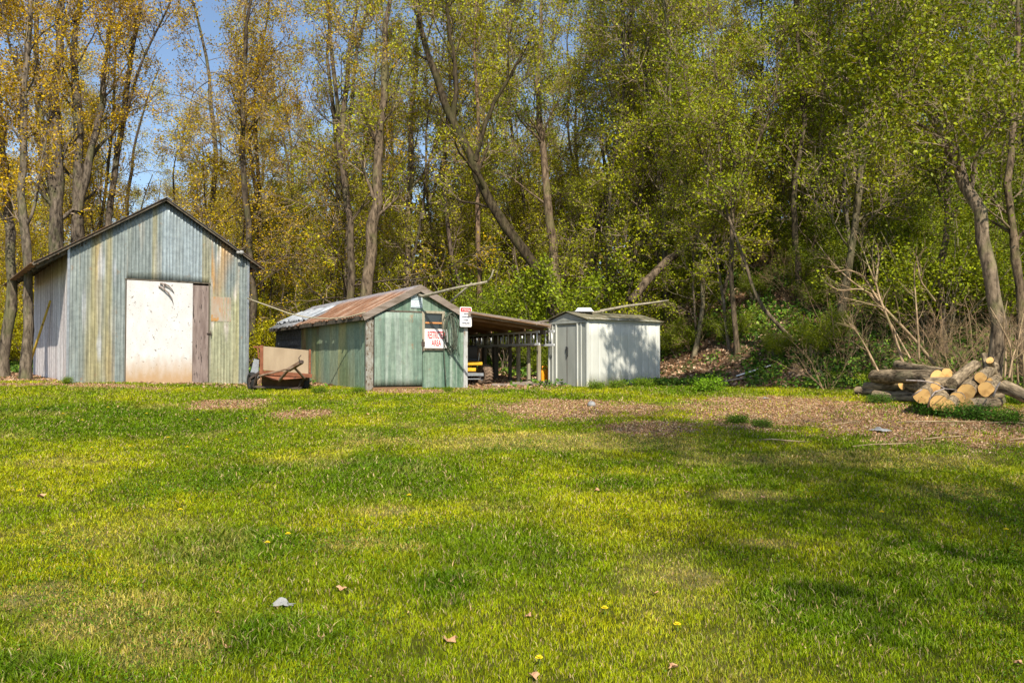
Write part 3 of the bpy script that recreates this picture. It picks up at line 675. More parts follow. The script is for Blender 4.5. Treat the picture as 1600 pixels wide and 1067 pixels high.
# yellow garden tractor seen from behind
tx, ty = GM @ Vector((GW+.66, 1.15, 0)), None
tr = empty('garden_tractor', (tx.x, tx.y, gz(tx.x, tx.y)), GR-math.radians(12), 'yellow garden tractor parked under the lean-to, rear towards the lawn', 'tractor')
def wheel(name, parent, x, y, r, wd, mt, rim='steel', cleat=True, steer=0):
    t = MB(); hw = wd/2
    t.lathe([(-hw*.7, r*.55), (-hw, r*.72), (-hw*.92, r*.93), (-hw*.5, r), (hw*.5, r), (hw*.92, r*.93), (hw, r*.72), (hw*.7, r*.55)], (0,0,0), 'x', 32)
    if cleat:
        for k in range(20):
            a = 2*PI*k/20
            for sd in (-1, 1):
                p0 = (sd*hw*.05, r*1.0*math.cos(a), r*1.0*math.sin(a)); a2 = a+.16; p1 = (sd*hw*.9, r*.97*math.cos(a2), r*.97*math.sin(a2))
                t.beam(p0, p1, .028, .028, up=(0, math.cos(a), math.sin(a)))
    o = t.build(name, M[mt], parent, 0, True, (x, y, r)); o.rotation_euler = (0, 0, steer)
    rm = MB(); rm.lathe([(-hw*.66, r*.56), (-hw*.3, r*.42), (-hw*.3, .05), (-hw*.75, .04), (-hw*.75, .0)], (0,0,0), 'x', 24)
    rm.lathe([(hw*.66, r*.56), (hw*.3, r*.42), (hw*.3, .05), (hw*.75, .04), (hw*.75, .0)], (0,0,0), 'x', 24); rm.build('rim', M[rim], o)
    return o
wheel('wheel', tr, .44, .0, .27, .24, 'mudtyre', 'steel', True, .25); wheel('wheel', tr, -.46, .0, .27, .22, 'mudtyre', 'steel')
wheel('wheel', tr, .36, 1.25, .18, .14, 'tyre', 'steel'); wheel('wheel', tr, -.36, 1.25, .18, .14, 'tyre', 'steel')
fm = MB().box(-.56, .30, -.32, .22, .52, .62); fm.build('fender_deck', M['yellow'], tr, .02)
MB().box(-.56, .12, -.33, -.28, .37, .46).build('rear_plate', M['yellow'], tr, .01)
MB().box(-.34, .30, -.42, -.34, .25, .33).box(-.3, .2, -.40, -.34, .16, .19).build('hitch_frame', M['steel'], tr, .006)
MB().box(-.14, .14, -.3, 1.45, .26, .36).build('chassis', M['blacksteel'], tr, .01)
MB().box(-.26, .22, -.16, .26, .63, .72).prism([(-.16,.70),(-.22,1.02),(-.14,1.04),(-.06,.74)], -.24, .2, 'x').build('seat', M['black'], tr, .02)
hd = MB(); hd.prism([(.62,.36),(1.5,.36),(1.5,.70),(1.35,.80),(.62,.84)], -.22, .22, 'x'); hd.build('hood', M['yellow'], tr, .03)
sw_ = MB(); sw_.tube([(0,.72,.80),(0,.52,.98)], .02, 6); sw_.tube([(.17*math.cos(a), .50+.10*math.sin(a), .98+.13*math.sin(a)) for a in np.linspace(0, 2*PI, 20)], .014, 6, False); sw_.build('steering_wheel', M['black'], tr)
MB().tube([(.25,-.1,.65),(.27,-.12,.85)], .014, 6).build('lever', M['steel'], tr)
# orange fuel can
cp = P(851, 600, 22.2); jc = empty('fuel_can', (cp.x, cp.y, gz(cp.x, cp.y)), .5, 'orange plastic fuel can on the ground between the lean-to posts', 'fuel can')
MB().prism([(-.13,0),(.13,0),(.13,.30),(.04,.38),(-.10,.38),(-.13,.34)], -.09, .09).build('body', M['orange'], jc, .03)
MB().tube([(-.08,0,.37),(-.07,0,.46),(.05,0,.46),(.09,0,.33)], .017, 8).build('handle', M['orange'], jc, 0, True)
MB().tube([(.10,0,.33),(.14,0,.42)], .022, 8).build('spout', M['black'], jc, 0, True)
# ground timber at the foot of the lean-to
for k, (a, b) in enumerate((((768,602),(860,602)), ((800,598),(858,597)))):
    A_ = P(a[0], a[1], 20.9+k*.9); B_ = P(b[0], b[1], 21.2+k*.9); A_.z = gz(A_.x, A_.y)+.04; B_.z = gz(B_.x, B_.y)+.04
    m = MB(); m.beam(Vector((0,0,0)), B_-A_, .10, .09); o = m.build('timber', M['greywoodx'], None, .01, loc=A_)
    tag(o, ['front grey timber lying on the ground at the open edge of the lean-to', 'second timber lying on the leaf litter under the hung ladders'][k], 'timber')

# ------------------------------------------------------------------ WHITE METAL SHED
WR = math.radians(38); wo_ = (1.861, 20.5, 0); wo_ = (wo_[0], wo_[1], EYE-40/F*20.5)
ws = empty('metal_shed', wo_, WR, 'small white metal garden shed with doors coloured as in shade and mossy roof', 'shed')
WL = 2.60; WD = 1.455; WH = 1.70; WPk = 1.90
def white(s, t): return np.broadcast_to(np.array([.72,.73,.66]), s.shape+(3,)).copy()
b0_ = -.03
sheet('side_wall', M['shedwhite'], ws, (0,0,0), (1,0,0), (0,0,1), WL, lambda s: b0_, lambda s: WH, white, .010, .26, 16, 4, prof='groove', seed=41)
sheet('back_wall', M['shedwhite'], ws, (WL,0,0), (0,1,0), (0,0,1), WD, lambda s: b0_, lambda s: WH+(WPk-WH)*(1-abs(s-WD/2)/(WD/2)), white, .010, .26, 10, 3, prof='groove', seed=42)
sheet('side_wall', M['shedwhite'], ws, (WL,WD,0), (-1,0,0), (0,0,1), WL, lambda s: b0_, lambda s: WH, white, .010, .26, 10, 3, prof='groove', seed=43)
# front (gable) wall faces -x; v along +y from the corner
fw = MB(); fw.prism([(0,b0_),(WD,b0_),(WD,WH),(WD/2,WPk),(0,WH)], .03, .045, 'x'); fw.build('front_wall', M['sheddoor'], ws)
gpn = MB(); gpn.prism([(.02,WH-.02),(WD-.02,WH-.02),(WD/2,WPk-.02)], -.03, .028, 'x'); gpn.build('gable_panel', M['sheddoor'], ws)
# doors
vd0, vd1 = .38, 1.13
for k, (a, b) in enumerate(((.06,.36),(1.14,1.40))):
    MB().prism([(a,b0_),(b,b0_),(b,WH-.08),(a,WH-.08)], -.012, .028, 'x').build('side_panel', M['sheddoor'], ws, .006)
MB().prism([(vd0,.02),(vd1,.02),(vd1,WH-.16),(vd0,WH-.16)], -.0, .026, 'x').build('door', M['sheddoor'], ws, .004)
dd = ws.children[-1]
MB().prism([(.745,.03),(.760,.03),(.760,WH-.17),(.745,WH-.17)], -.006, .0, 'x').build('door_seam', M['blacksteel'], ws)
MB().box(-.05,-.008,.70,.73,.78,1.02).box(-.045,-.01,.73,.77,.93,1.03).build('handle', M['black'], ws, .01)
tm = M['shedwhite']
for (a, b, d) in ((-.02,.035,-.03),(.33,.365,-.035),(1.135,1.17,-.035),(.20,.225,-.03),(1.28,1.30,-.03),(WD-.03,WD+.015,-.02)):
    MB().box(d, .03, a, b, b0_, WH-.06).build('trim', tm, ws, .004)
MB().box(-.04, .03, .02, WD-.02, WH-.09, WH-.03).build('door_header', M['sheddoor'], ws, .004)
MB().box(WL-.03, WL+.012, -.02, .03, b0_, WH).build('trim', tm, ws, .004)
MB().box(-.03, WL+.03, -.035, -.012, WH-.05, WH+.02).build('eave_trim', tm, ws, .004)
MB().box(-.05, WL+.05, -.06, WD+.05, -.10, .0).build('base_rail', M['greywoodx'], ws, .01)
wn = math.hypot(WD/2, WPk-WH)
rc = lambda s, t: np.broadcast_to(np.array([.3,.3,.2]), s.shape+(3,)).copy()
sheet('roof', M['mossroof'], ws, (-.10, WD/2, WPk+.02), (1,0,0), (0,-(WD/2)/wn,-(WPk-WH)/wn), WL+.2, lambda s: 0, lambda s: wn+.10, rc, .008, .2, 8, 4, prof='groove', solid=.012, seed=51)
sheet('roof', M['mossroof'], ws, (WL+.1, WD/2, WPk+.02), (-1,0,0), (0,(WD/2)/wn,-(WPk-WH)/wn), WL+.2, lambda s: 0, lambda s: wn+.10, rc, .008, .2, 8, 4, prof='groove', solid=.012, seed=52)
WM = Matrix.Translation(wo_) @ Matrix.Rotation(WR, 4, 'Z')
v = WM @ Vector((.45, WD*.42, WPk+.03)); bx = empty('plastic_tray', v, .0, 'white plastic tray lying upside down on the ridge of the white shed', 'tray')
MB().prism([(-.22,0),(.22,0),(.17,.085),(-.17,.085)], -.14, .14).build('body', M['whitetray'], bx, .01)
MB().box(-.24, .24, -.16, .16, -.012, .008).build('rim', M['whitetray'], bx, .004)
A_, B_ = P(938, 486, 21.4), P(1045, 469, 22.0)
m = MB(); m.tube([Vector((0,0,0)), (B_-A_)*.4+Vector((0,0,.02)), (B_-A_)*.75, B_-A_], [.038,.032,.026,.015], 8); m.tube([Vector((.1,0,0)), Vector((-.75,.1,-.10))], [.03,.015], 6)
tag(m.build('branch', M['palepost'], None, 0, True, A_), 'bare grey branch resting across the mossy roof of the white shed', 'branch')

# rope from barn corner to the shed eave
rp = [P(386,466,21.3), P(402,472,21.0), P(430,482,20.6), P(452,490,20.5), P(480,496,20.3), P(515,498,20.0), P(545,495,19.6), P(570,488,19.0)]
m = MB(); m.tube([p-rp[0] for p in rp], .016, 6); tag(m.build('rope', M['rope'], None, 0, True, rp[0]), 'slack pale rope strung from the barn to the green shed eave', 'rope')

# ------------------------------------------------------------------ CART between barn and green shed
cpos = P(440, 600, 18.9); CZ = gz(cpos.x, cpos.y)
cart = empty('trailer', (cpos.x, cpos.y, CZ), math.radians(15), 'small rusty trailer with a tipped plywood sided bed beside the barn', 'trailer')
R = lambda px: (px-440)/F*18.9
Zr = lambda row: EYE+(H0-row)/F*18.9-CZ
bx0, bx1 = R(410), R(483); tz, bzc = Zr(541), Zr(578)
tilt = .08
def cz_(x, z): return z - .085*(x-bx0)
fr = MB()
fr.add([(bx0+.03,0,cz_(bx0,tz)),(bx1-.03,0,cz_(bx1,tz)),(bx1-.03,0,cz_(bx1,bzc)),(bx0+.03,0,cz_(bx0,bzc)),(bx0+.03,.02,cz_(bx0,tz)),(bx1-.03,.02,cz_(bx1,tz)),(bx1-.03,.02,cz_(bx1,bzc)),(bx0+.03,.02,cz_(bx0,bzc))],
       [(0,3,2,1),(4,5,6,7),(0,1,5,4),(1,2,6,5),(2,3,7,6),(3,0,4,7)])
fr.build('front_panel', M['plywood'], cart, .003)
rm = MB()
rm.beam((bx0,0,cz_(bx0,tz)+.02), (bx0,0,cz_(bx0,bzc)-.07), .075, .05, up=(0,1,0)); rm.beam((bx1,0,cz_(bx1,tz)+.02), (bx1,0,cz_(bx1,bzc)-.07), .05, .05, up=(0,1,0))
rm.beam((bx0-.04,-.01,cz_(bx0,bzc)-.05), (bx1+.05,-.01,cz_(bx1,bzc)-.05), .05, .09)
rm.build('bed_frame', M['redrust'], cart, .004)
for (xx) in (bx0, bx1):
    bd = MB()
    bd.add([(xx-.01,.03,cz_(xx,tz)),(xx-.01,1.5,cz_(xx,tz)-.10),(xx-.01,1.5,cz_(xx,bzc)-.10),(xx-.01,.03,cz_(xx,bzc)),(xx+.01,.03,cz_(xx,tz)),(xx+.01,1.5,cz_(xx,tz)-.10),(xx+.01,1.5,cz_(xx,bzc)-.10),(xx+.01,.03,cz_(xx,bzc))],
           [(0,1,2,3),(7,6,5,4),(0,4,5,1),(1,5,6,2),(2,6,7,3),(3,7,4,0)])
    bd.build('side_panel', M['brownwood'], cart)
fl_ = MB(); fl_.beam(((bx0+bx1)/2, .0, (cz_(bx0,bzc)+cz_(bx1,bzc))/2-.10), ((bx0+bx1)/2, 1.5, (cz_(bx0,bzc)+cz_(bx1,bzc))/2-.24), bx1-bx0, .03); fl_.build('floor', M['brownwood'], cart)
hp = MB(); hp.prism([(.04, Zr(583)), (1.2, Zr(580)), (1.0, Zr(603)), (.30, Zr(605))], bx0+.0, bx1-.03, 'x'); hp.build('under_bed_shade', simple('dark_under_bed_shade', (.06,.035,.022), (.15,.08,.045), sc=7), cart, .01)  # dark box added to stand in for the shadow under the bed
lf = MB(); lf.add([(bx0-.02, .1, Zr(582)), (bx1, .1, Zr(584)), (bx1-.1, -.02, Zr(590)), (bx0+.3, -.05, Zr(594)), (bx0-.02, .0, Zr(586)), (bx0-.02,.12,Zr(583)), (bx1,.12,Zr(585)), (bx1-.1,0,Zr(591)), (bx0+.3,-.03,Zr(595)), (bx0-.02,.02,Zr(587))],
                  [(0,1,2,3,4),(9,8,7,6,5),(0,5,6,1),(1,6,7,2),(2,7,8,3),(3,8,9,4),(4,9,5,0)]); lf.build('under_plate', M['redrust'], cart)
tg = MB(); hit = Vector((R(469), -.75, Zr(566)))
tg.beam((R(407), .0, Zr(587)), (R(458), -.55, Zr(574)), .06, .035); tg.beam((R(475), .0, Zr(591)), (R(460), -.5, Zr(575)), .045, .04)
tg.beam((R(436), .0, Zr(595)), (R(450), -.35, Zr(578)), .05, .05); tg.beam((R(450), -.40, Zr(578)), hit, .10, .07)
tg.build('tongue', simple('rust_brown_steel', (.16,.09,.05), (.34,.24,.17), sc=8), cart, .004)
cb = MB(); cb.lathe([(-.02,.0),(-.02,.055),(.03,.055),(.05,.02),(.05,0)], tuple(hit), 'z', 12); cb.tube([hit+Vector((-.03,0,0)), hit+Vector((-.05,.0,.10)), hit+Vector((0,0,.16))], .012, 6); cb.build('hitch', M['blacksteel'], cart)
ch = MB(); ch.beam((R(397), .2, Zr(604)), (R(472), .2, Zr(607)), .04, .05); ch.beam((R(398), .2, Zr(604)), (R(404), .05, Zr(583)), .04, .04); ch.beam((R(466),.2,Zr(606)), (R(473),.05,Zr(590)), .04, .04)
ch.beam((R(392), .2, Zr(592)), (R(412), .05, Zr(578)), .05, .05); ch.build('axle_frame', M['blacksteel'], cart, .003)
for (px_, yy) in ((475, .38), (395, .38)):
    wheel('wheel', cart, R(px_), yy, .21, .13, 'tyre', 'blacksteel', False, .35)
MB().prism([(R(392),Zr(606)),(R(404),Zr(590)),(R(405),Zr(562)),(R(397),Zr(560)),(R(391),Zr(585))], .7, .76).build('fender', M['steel'], cart, .006)
MB().beam((R(395), .9, Zr(541)), (R(410), .9, Zr(541)), .03, .04).beam((R(402),.9,Zr(541)), (R(404),.9,Zr(560)), .03, .03).build('rear_rail', M['redrust'], cart)

# ------------------------------------------------------------------ WOODPILE
rl = random.Random(11)
def log_(a, b, r, label, cut_a=True, cut_b=True):
    a = Vector(a); b = Vector(b); L = (b-a).length; d = (b-a).normalized()
    n = 20; K = 9; V = []; 
    sd = rl.randint(0, 999); bend = rl.uniform(-.06,.06)*min(1, L)
    for i in range(K):
        t = i/(K-1)
        for k in range(n):
            an = 2*PI*k/n; rr = r*(1+.16*(float(vnoise(2+math.cos(an)*1.5+sd, math.sin(an)*1.5+t*2.0, sd))-.5)*2)*(1.04-.10*t)
            V.append((rr*math.cos(an)+bend*math.sin(PI*t), rr*math.sin(an), t*L))
    fs = [(i*n+k, i*n+(k+1)%n, (i+1)*n+(k+1)%n, (i+1)*n+k) for i in range(K-1) for k in range(n)]
    m = MB(); m.add(V, fs); o = m.build('log', M['logbark'], None, 0, True)
    o.location = a; o.rotation_mode = 'QUATERNION'; o.rotation_quaternion = d.to_track_quat('Z', 'Y')
    for (ring, z, on) in ((0, -.004, cut_a), (K-1, L+.004, cut_b)):
        c = MB(); vs = [(V[ring*n+k][0]*.985, V[ring*n+k][1]*.985, z) for k in range(n)]
        vs2 = [(x, y, z+(.006 if ring == 0 else -.006)) for x, y, _ in vs]
        c.add(vs+vs2, [tuple(range(n)), tuple(range(2*n-1, n-1, -1))]+[(k, k+n, (k+1)%n+n, (k+1)%n) for k in range(n)])
        c.build('cut_end', M['cut'] if on else M['logbark'], o)
    tag(o, label, 'log', 'logs in the cut woodpile')
    return o
def L2(p, q, r, label, **k): return log_(P(*p), P(*q), r, label, **k)
L2((1439,619,13.7),(1462,606,14.6),.125,'cut log at the left front of the woodpile with oval pale end')
L2((1466,629,13.45),(1482,612,14.5),.125,'thick log at the lowest front of the woodpile with round pale end')
L2((1481,634,13.35),(1500,615,14.4),.105,'thinner log half hidden against the lowest front log of the pile')
L2((1495,624,13.7),(1506,607,14.6),.115,'pale ended log just right of and behind the two lowest front logs')
L2((1461,605,14.0),(1478,599,14.8),.085,'small round ended log tucked above the oval ended log')
L2((1508,612,13.75),(1524,596,14.7),.125,'brownish ended log in the middle of the pile between two yellow ends')
L2((1539,608,13.8),(1550,598,14.8),.120,'large round pale ended log right of the middle of the woodpile')
L2((1543,597,14.1),(1556,590,14.9),.075,'small pale ended log on top of the large round ended one at right')
L2((1531,590,14.0),(1553,573,14.9),.090,'upper right log with a round yellow end resting high on the pile')
L2((1487,600,13.9),(1524,570,14.6),.100,'mossy log leaning steeply up to the right over the pile', cut_a=False, cut_b=False)
L2((1479,584,14.9),(1402,570,16.6),.100,'topmost slim log lying leftwards with an orange end')
L2((1464,589,14.8),(1364,588,16.7),.128,'long thick log lying leftwards across the pile with a narrow pale end')
L2((1397,588,15.9),(1398,596,16.2),.045,'small sawn branch stub in front of the long leftward log')
L2((1409,601,16.1),(1352,604,16.9),.100,'short log beneath the branch stub at the left of the pile')
L2((1338,611,17.0),(1424,611,16.1),.085,'slender log on the ground at the far left of the woodpile')
L2((1366,617,16.3),(1430,621,15.5),.092,'grey log lying on the ground before the slender leftmost log', cut_b=False)
L2((1565,603,13.5),(1612,624,13.1),.100,'log at the right edge of the photo sloping down out of the pile')
L2((1513,632,13.3),(1560,628,13.6),.085,'smooth pale grey log flat on the ground at the right front of the pile')
L2((1541,577,14.5),(1537,553,14.6),.055,'short upright stub standing against the big leaning trunk', cut_b=False)
L2((1547,563,14.4),(1560,592,14.9),.060,'short steep log under the leaning trunk with a small pale end')
L2((1422,602,15.8),(1470,610,14.6),.11,'shaded log inside the left part of the woodpile', cut_a=False, cut_b=False)
L2((1500,620,14.3),(1560,616,14.7),.10,'shaded log inside the right part of the woodpile', cut_a=False, cut_b=False)
L2((1440,600,14.7),(1530,598,14.9),.12,'shaded log at the back core of the woodpile', cut_a=False, cut_b=False)

for k, (ln, lb) in enumerate((([(1449,636,13.2),(1452,622,13.1),(1460,612,13.1),(1475,607,13.2),(1495,609,13.4)], 'thin arched branch over the lowest front logs of the pile'), ([(1415,594,13.6),(1440,595,13.6),(1462,599,13.6),(1476,607,13.6)], 'thin straight branch lying on the left logs of the pile'), ([(1425,618,13.5),(1440,608,13.4)], 'short twig poking up left of the oval ended log'), ([(1551,620,13.0),(1556,606,13.0),(1562,597,13.1)], 'short twig poking up at the right of the pile'))):
    q = [P(*p) for p in ln]; m = MB(); m.tube([p-q[0] for p in q], [.014-.002*i for i in range(len(q))], 6); tag(m.build('branch', M['greywood'], None, 0, True, q[0]), lb, 'branch')

# ------------------------------------------------------------------ TREES
def nrm(v): return v/np.maximum(np.linalg.norm(v, axis=-1, keepdims=True), 1e-9)
def tubes(Pn, Rn, n):
    """Pn (B,M,3) Rn (B,M) -> verts, quads"""
    B, Mm, _ = Pn.shape
    T = np.empty_like(Pn); T[:, 1:-1] = Pn[:, 2:]-Pn[:, :-2]; T[:, 0] = Pn[:, 1]-Pn[:, 0]; T[:, -1] = Pn[:, -1]-Pn[:, -2]; T = nrm(T)
    ref = np.where(np.abs(T[:, :1, 2:3]) > .8, np.array([1., 0, 0]), np.array([0, 0, 1.])); ref = np.broadcast_to(ref, T.shape)
    A = nrm(np.cross(T, ref)); Bv = np.cross(T, A)
    an = 2*PI*np.arange(n)/n
    V = Pn[:, :, None]+Rn[:, :, None, None]*(A[:, :, None]*np.cos(an)[:, None]+Bv[:, :, None]*np.sin(an)[:, None])
    id_ = np.arange(B*Mm*n).reshape(B, Mm, n)
    a = id_[:, :-1]; b = id_[:, 1:]
    q = np.stack([a, np.roll(a, -1, 2), np.roll(b, -1, 2), b], -1).reshape(-1, 4)
    return V.reshape(-1, 3), q
def resample(pts, rad, m):
    pts = np.array(pts, float); d = np.r_[0, np.cumsum(np.linalg.norm(np.diff(pts, axis=0), axis=1))]; t = np.linspace(0, d[-1], m)
    # smooth spline through points via local catmull
    out = np.stack([np.interp(t, d, pts[:, i]) for i in range(3)], -1)
    for _ in range(2): out[1:-1] = (out[:-2]+2*out[1:-1]+out[2:])/4
    return out, np.interp(t, d, rad)
def spawn(rs, PP, RR, k, t0, t1, L, spread, up, m, wig, rfac=.5, rmin=.004, taper=.55):
    B, Mm, _ = PP.shape
    t = rs.uniform(t0, t1, (B, k)); f = t*(Mm-1); i = np.minimum(f.astype(int), Mm-2); fr = (f-i)[..., None]
    bi = np.arange(B)[:, None]
    p = PP[bi, i]*(1-fr)+PP[bi, i+1]*fr; tg = nrm(PP[bi, i+1]-PP[bi, i]); r = RR[bi, i]*(1-fr[..., 0])+RR[bi, i+1]*fr[..., 0]
    rv = rs.normal(size=p.shape); pr = nrm(rv-tg*(rv*tg).sum(-1, keepdims=True))
    sp = spread*rs.uniform(.7, 1.3, (B, k, 1)); d = nrm(tg*np.cos(sp)+pr*np.sin(sp))
    ln = L*rs.uniform(.55, 1.2, (B, k, 1))*(1-taper*t[..., None])
    r0 = np.maximum(r*rfac*rs.uniform(.6, 1, (B, k)), rmin)
    pts = [p]
    for s in range(m):
        p = p+d*ln/m; pts.append(p); d = nrm(d+np.array([0, 0, up])+wig*rs.normal(size=d.shape))
    Q = np.stack(pts, 2).reshape(B*k, m+1, 3)
    Rr = (r0[..., None]*np.linspace(1, .25, m+1)).reshape(B*k, m+1)
    return Q, Rr
def leaves(rs, PP, per, sig, size, t0=.25, upb=.5):
    B, Mm, _ = PP.shape; n = B*per
    t = rs.uniform(t0, 1, n); f = t*(Mm-1); i = np.minimum(f.astype(int), Mm-2); fr = (f-i)[:, None]; b = np.repeat(np.arange(B), per)
    c = PP[b, i]*(1-fr)+PP[b, i+1]*fr + rs.normal(size=(n, 3))*sig
    return leafquads(rs, c, size, upb)
def leafquads(rs, c, size, upb=.5):
    n = len(c); nn = nrm(rs.normal(size=(n, 3))+np.array([0, 0, upb])); a = nrm(np.cross(nn, rs.normal(size=(n, 3)))); b = np.cross(nn, a)
    s = size*rs.uniform(.5, 1.15, (n, 1)); V = np.stack([c-a*s*.5, c+b*s*.32+nn*s*.06, c+a*s*.5, c-b*s*.32+nn*s*.06], 1).reshape(-1, 3)
    v = np.repeat(rs.uniform(0, 1, n), 4); return V, np.arange(4*n).reshape(-1, 4), v
def tree_meshes(name, stems, seed, n1=14, L1=2.8, s1=.7, t1=.35, up1=.12, n2=6, L2_=1.3, n3=6, L3=.6, per=26, sig=.14, size=.09, sides=10, t0l=.2, rf=.5, tr3=.0065, flare=True, nofol=False, tmax=1.0, mroot=None):
    rs = np.random.RandomState(seed); m0 = 18
    SP = []; SR = []
    for pts, rad in stems:
        a, b = resample(pts, rad, m0); a[1:-1, :2] += rs.normal(size=(m0-2, 2))*np.mean(rad)*.34; SP.append(a); SR.append(b)
    SP = np.array(SP); SR = np.array(SR)
    if flare: SR[:, 0] *= 1.35; SR[:, 1] *= 1.08
    V, Q = tubes(SP, SR*(1+.06*rs.normal(size=SR.shape)), sides); Vs = [V]; Qs = [Q]; off = len(V)
    A1, R1 = spawn(rs, SP, SR, n1, t1, tmax, L1, s1, up1, 7, .16, rf, .012)
    A2, R2 = spawn(rs, A1, R1, n2, .2, 1, L2_, .75, up1*.7, 5, .2, .55, .008)
    A3, R3 = spawn(rs, A2, R2, n3, .15, 1, L3, .8, .05, 3, .2, .6, tr3)
    nb = 0
    for a, r, n in ((A1, R1, 5), (A2, R2, 4), (A3, R3, 3)):
        v, q = tubes(a, r, n); Vs.append(v); Qs.append(q+off); off += len(v)
    nb = len(Qs[0])+len(Qs[1])
    tm = npmesh(name+'_trunk', np.concatenate(Vs), np.concatenate(Qs), smooth=True)
    mi = np.zeros(sum(len(q) for q in Qs), np.int32); mi[nb:] = 1
    if len(tm.polygons) == len(mi): tm.materials.append(M['bark']); tm.materials.append(M['finetwig']); tm.polygons.foreach_set('material_index', mi)
    if nofol or per == 0: return tm, None
    lv, lq, v = leaves(rs, A3, per, sig, size, t0l)
    lv2, lq2, v2 = leaves(rs, A2, max(per//2, 1), sig, size, .3)
    cm = npmesh(name+'_crown', np.concatenate([lv, lv2]), np.concatenate([lq, lq2+len(lv)]), vals=np.concatenate([v, v2]))
    return tm, cm
def put_tree(tm, cm, loc, rz, sc, label, cat='tree', group=None, lc=(.3,.3,.03), bc=(1,1,1), name='tree', mirror=False, tilt=0):
    e = empty(name, loc, rz, label, cat, group); e.scale = sc if isinstance(sc, tuple) else (sc, sc, sc); e.rotation_euler = (tilt, 0, rz)
    o = bpy.data.objects.new('trunk', tm); COL.objects.link(o); o.parent = e; o.color = (*bc, 1)
    if cm is not None:
        c = bpy.data.objects.new('crown', cm); COL.objects.link(c); c.parent = e; c.color = (*lc, 1)
    return e
def addmat(tm, cm):
    if not tm.materials: tm.materials.append(M['bark'])
    if cm is not None: cm.materials.append(M['leaf'])
GOLD = (.43,.30,.008); OLIVE = (.31,.30,.012); YGR = (.30,.315,.016); MIDG = (.20,.245,.014); DKG = (.125,.165,.012); FRESH = (.29,.38,.025)

# --- prototypes of slender woodland trees, 14-18 m tall
protos = []
for i in range(7):
    rs = np.random.RandomState(100+i); hgt = [15, 17, 14, 16, 13, 18, 12][i]; r0 = [.16,.20,.12,.15,.10,.18,.09][i]
    r0 *= .6; x = np.cumsum(rs.normal(size=9)*.36); y = np.cumsum(rs.normal(size=9)*.36); z = np.linspace(-.2, hgt, 9)
    stems = [(list(zip(x-x[0], y-y[0], z)), list(np.linspace(r0, r0*.2, 9)))]
    if i in (1, 4):  # forked
        k = 3; st2 = [(x[j]-x[0]+(j-k)*.45, y[j]-y[0]+(j-k)*.2, z[j]) for j in range(k, 9)]; stems.append((st2, list(np.linspace(r0*.7, r0*.15, len(st2)))))
    tm, cm = tree_meshes('woodland_tree', stems, 200+i, n1=26 if len(stems) == 1 else 15, L1=3.0, s1=.75, t1=.14, up1=.16, n2=7, L2_=1.45, n3=9, L3=.7, per=6, sig=.10, size=.092, tr3=.0085, sides=8)
    addmat(tm, cm); protos.append((tm, cm, hgt))
maples = []
for i in range(3):
    rs = np.random.RandomState(130+i); hgt = [15,13,16][i]; x = np.cumsum(rs.normal(size=9)*.3); y = np.cumsum(rs.normal(size=9)*.3)
    st_ = [(list(zip(x-x[0], y-y[0], np.linspace(-.2, hgt, 9))), list(np.linspace(.15,.03,9)))]
    tm, cm = tree_meshes('maple_tree', st_, 230+i, n1=26, L1=4.6, s1=1.2, t1=.10, up1=.01, rf=.32, n2=8, L2_=1.6, n3=7, L3=.65, per=8, sig=.10, size=.085, tr3=.008, sides=8)
    addmat(tm, cm); maples.append((tm, cm, hgt))
rt = np.random.RandomState(7)
LAND = [(0,'at the left photo edge'),(62,'over the barn left eave'),(125,'over the barn left front corner'),(185,'over the left half of the barn roof'),(248,'above the barn ridge'),
  (310,'over the right half of the barn roof'),(365,'over the barn right corner'),(405,'over the barn right eave'),(440,'above the small trailer'),(478,'over the rear of the green shed roof'),(520,'over the grey roof sheets'),
  (560,'over the rusty roof sheets'),(595,'above the green shed left corner post'),(625,'above the green shed door'),(652,'above the green shed ridge'),(682,'above the RESTRICTED AREA sign'),(724,'above the ATTENTION sign'),
  (755,'above the yellow tractor'),(790,'above the middle of the lean-to roof'),(830,'above the orange fuel can'),(862,'above the gap before the white shed'),(890,'above the white shed door'),(918,'above the white shed near corner'),
  (950,'above the middle of the white shed'),(985,'above the branch on the white shed roof'),(1028,'above the right end of the white shed'),(1070,'just right of the white shed'),(1110,'above the green clump on the grass'),
  (1145,'beside the slender forked tree'),(1185,'beside the white board on the bank'),(1225,'beside the curved bent sapling'),(1265,'right of the foot of the bent sapling'),(1305,'left of the pale dead shrub'),(1345,'beside the straight slim tree'),
  (1385,'above the left end of the log pile'),(1420,'above the long leftward log'),(1460,'above the oval cut log end'),(1500,'above the middle of the log pile'),(1535,'just left of the big leaning trunk'),(1572,'just right of the big leaning trunk'),(1600,'at the right photo edge'),(1680,'just beyond the right photo edge'),(1760,'well beyond the right photo edge'),(-70,'just beyond the left photo edge'),(-150,'well beyond the left photo edge')]
PENDING = {}
def place_label(head, px, y, *a):
    k = min(LAND, key=lambda q: abs(q[0]-px))[1]; return (head, k, y)
def below_label(head, px, y):
    h, k, y = place_label(head, px, y); k = k.replace('above the', 'below the').replace('over the', 'below the')
    if k.split()[0] in ('just', 'beside', 'left', 'right'): k = 'below the spot '+k
    return (h, k, y)
def pend(o, t): PENDING.setdefault((t[0], t[1]), []).append((t[2], o)); return o
ORD = ['nearest', 'second nearest', 'third nearest', 'fourth nearest', 'fifth nearest', 'sixth nearest', 'seventh nearest', 'eighth nearest', 'ninth nearest', 'tenth nearest', 'farthest']
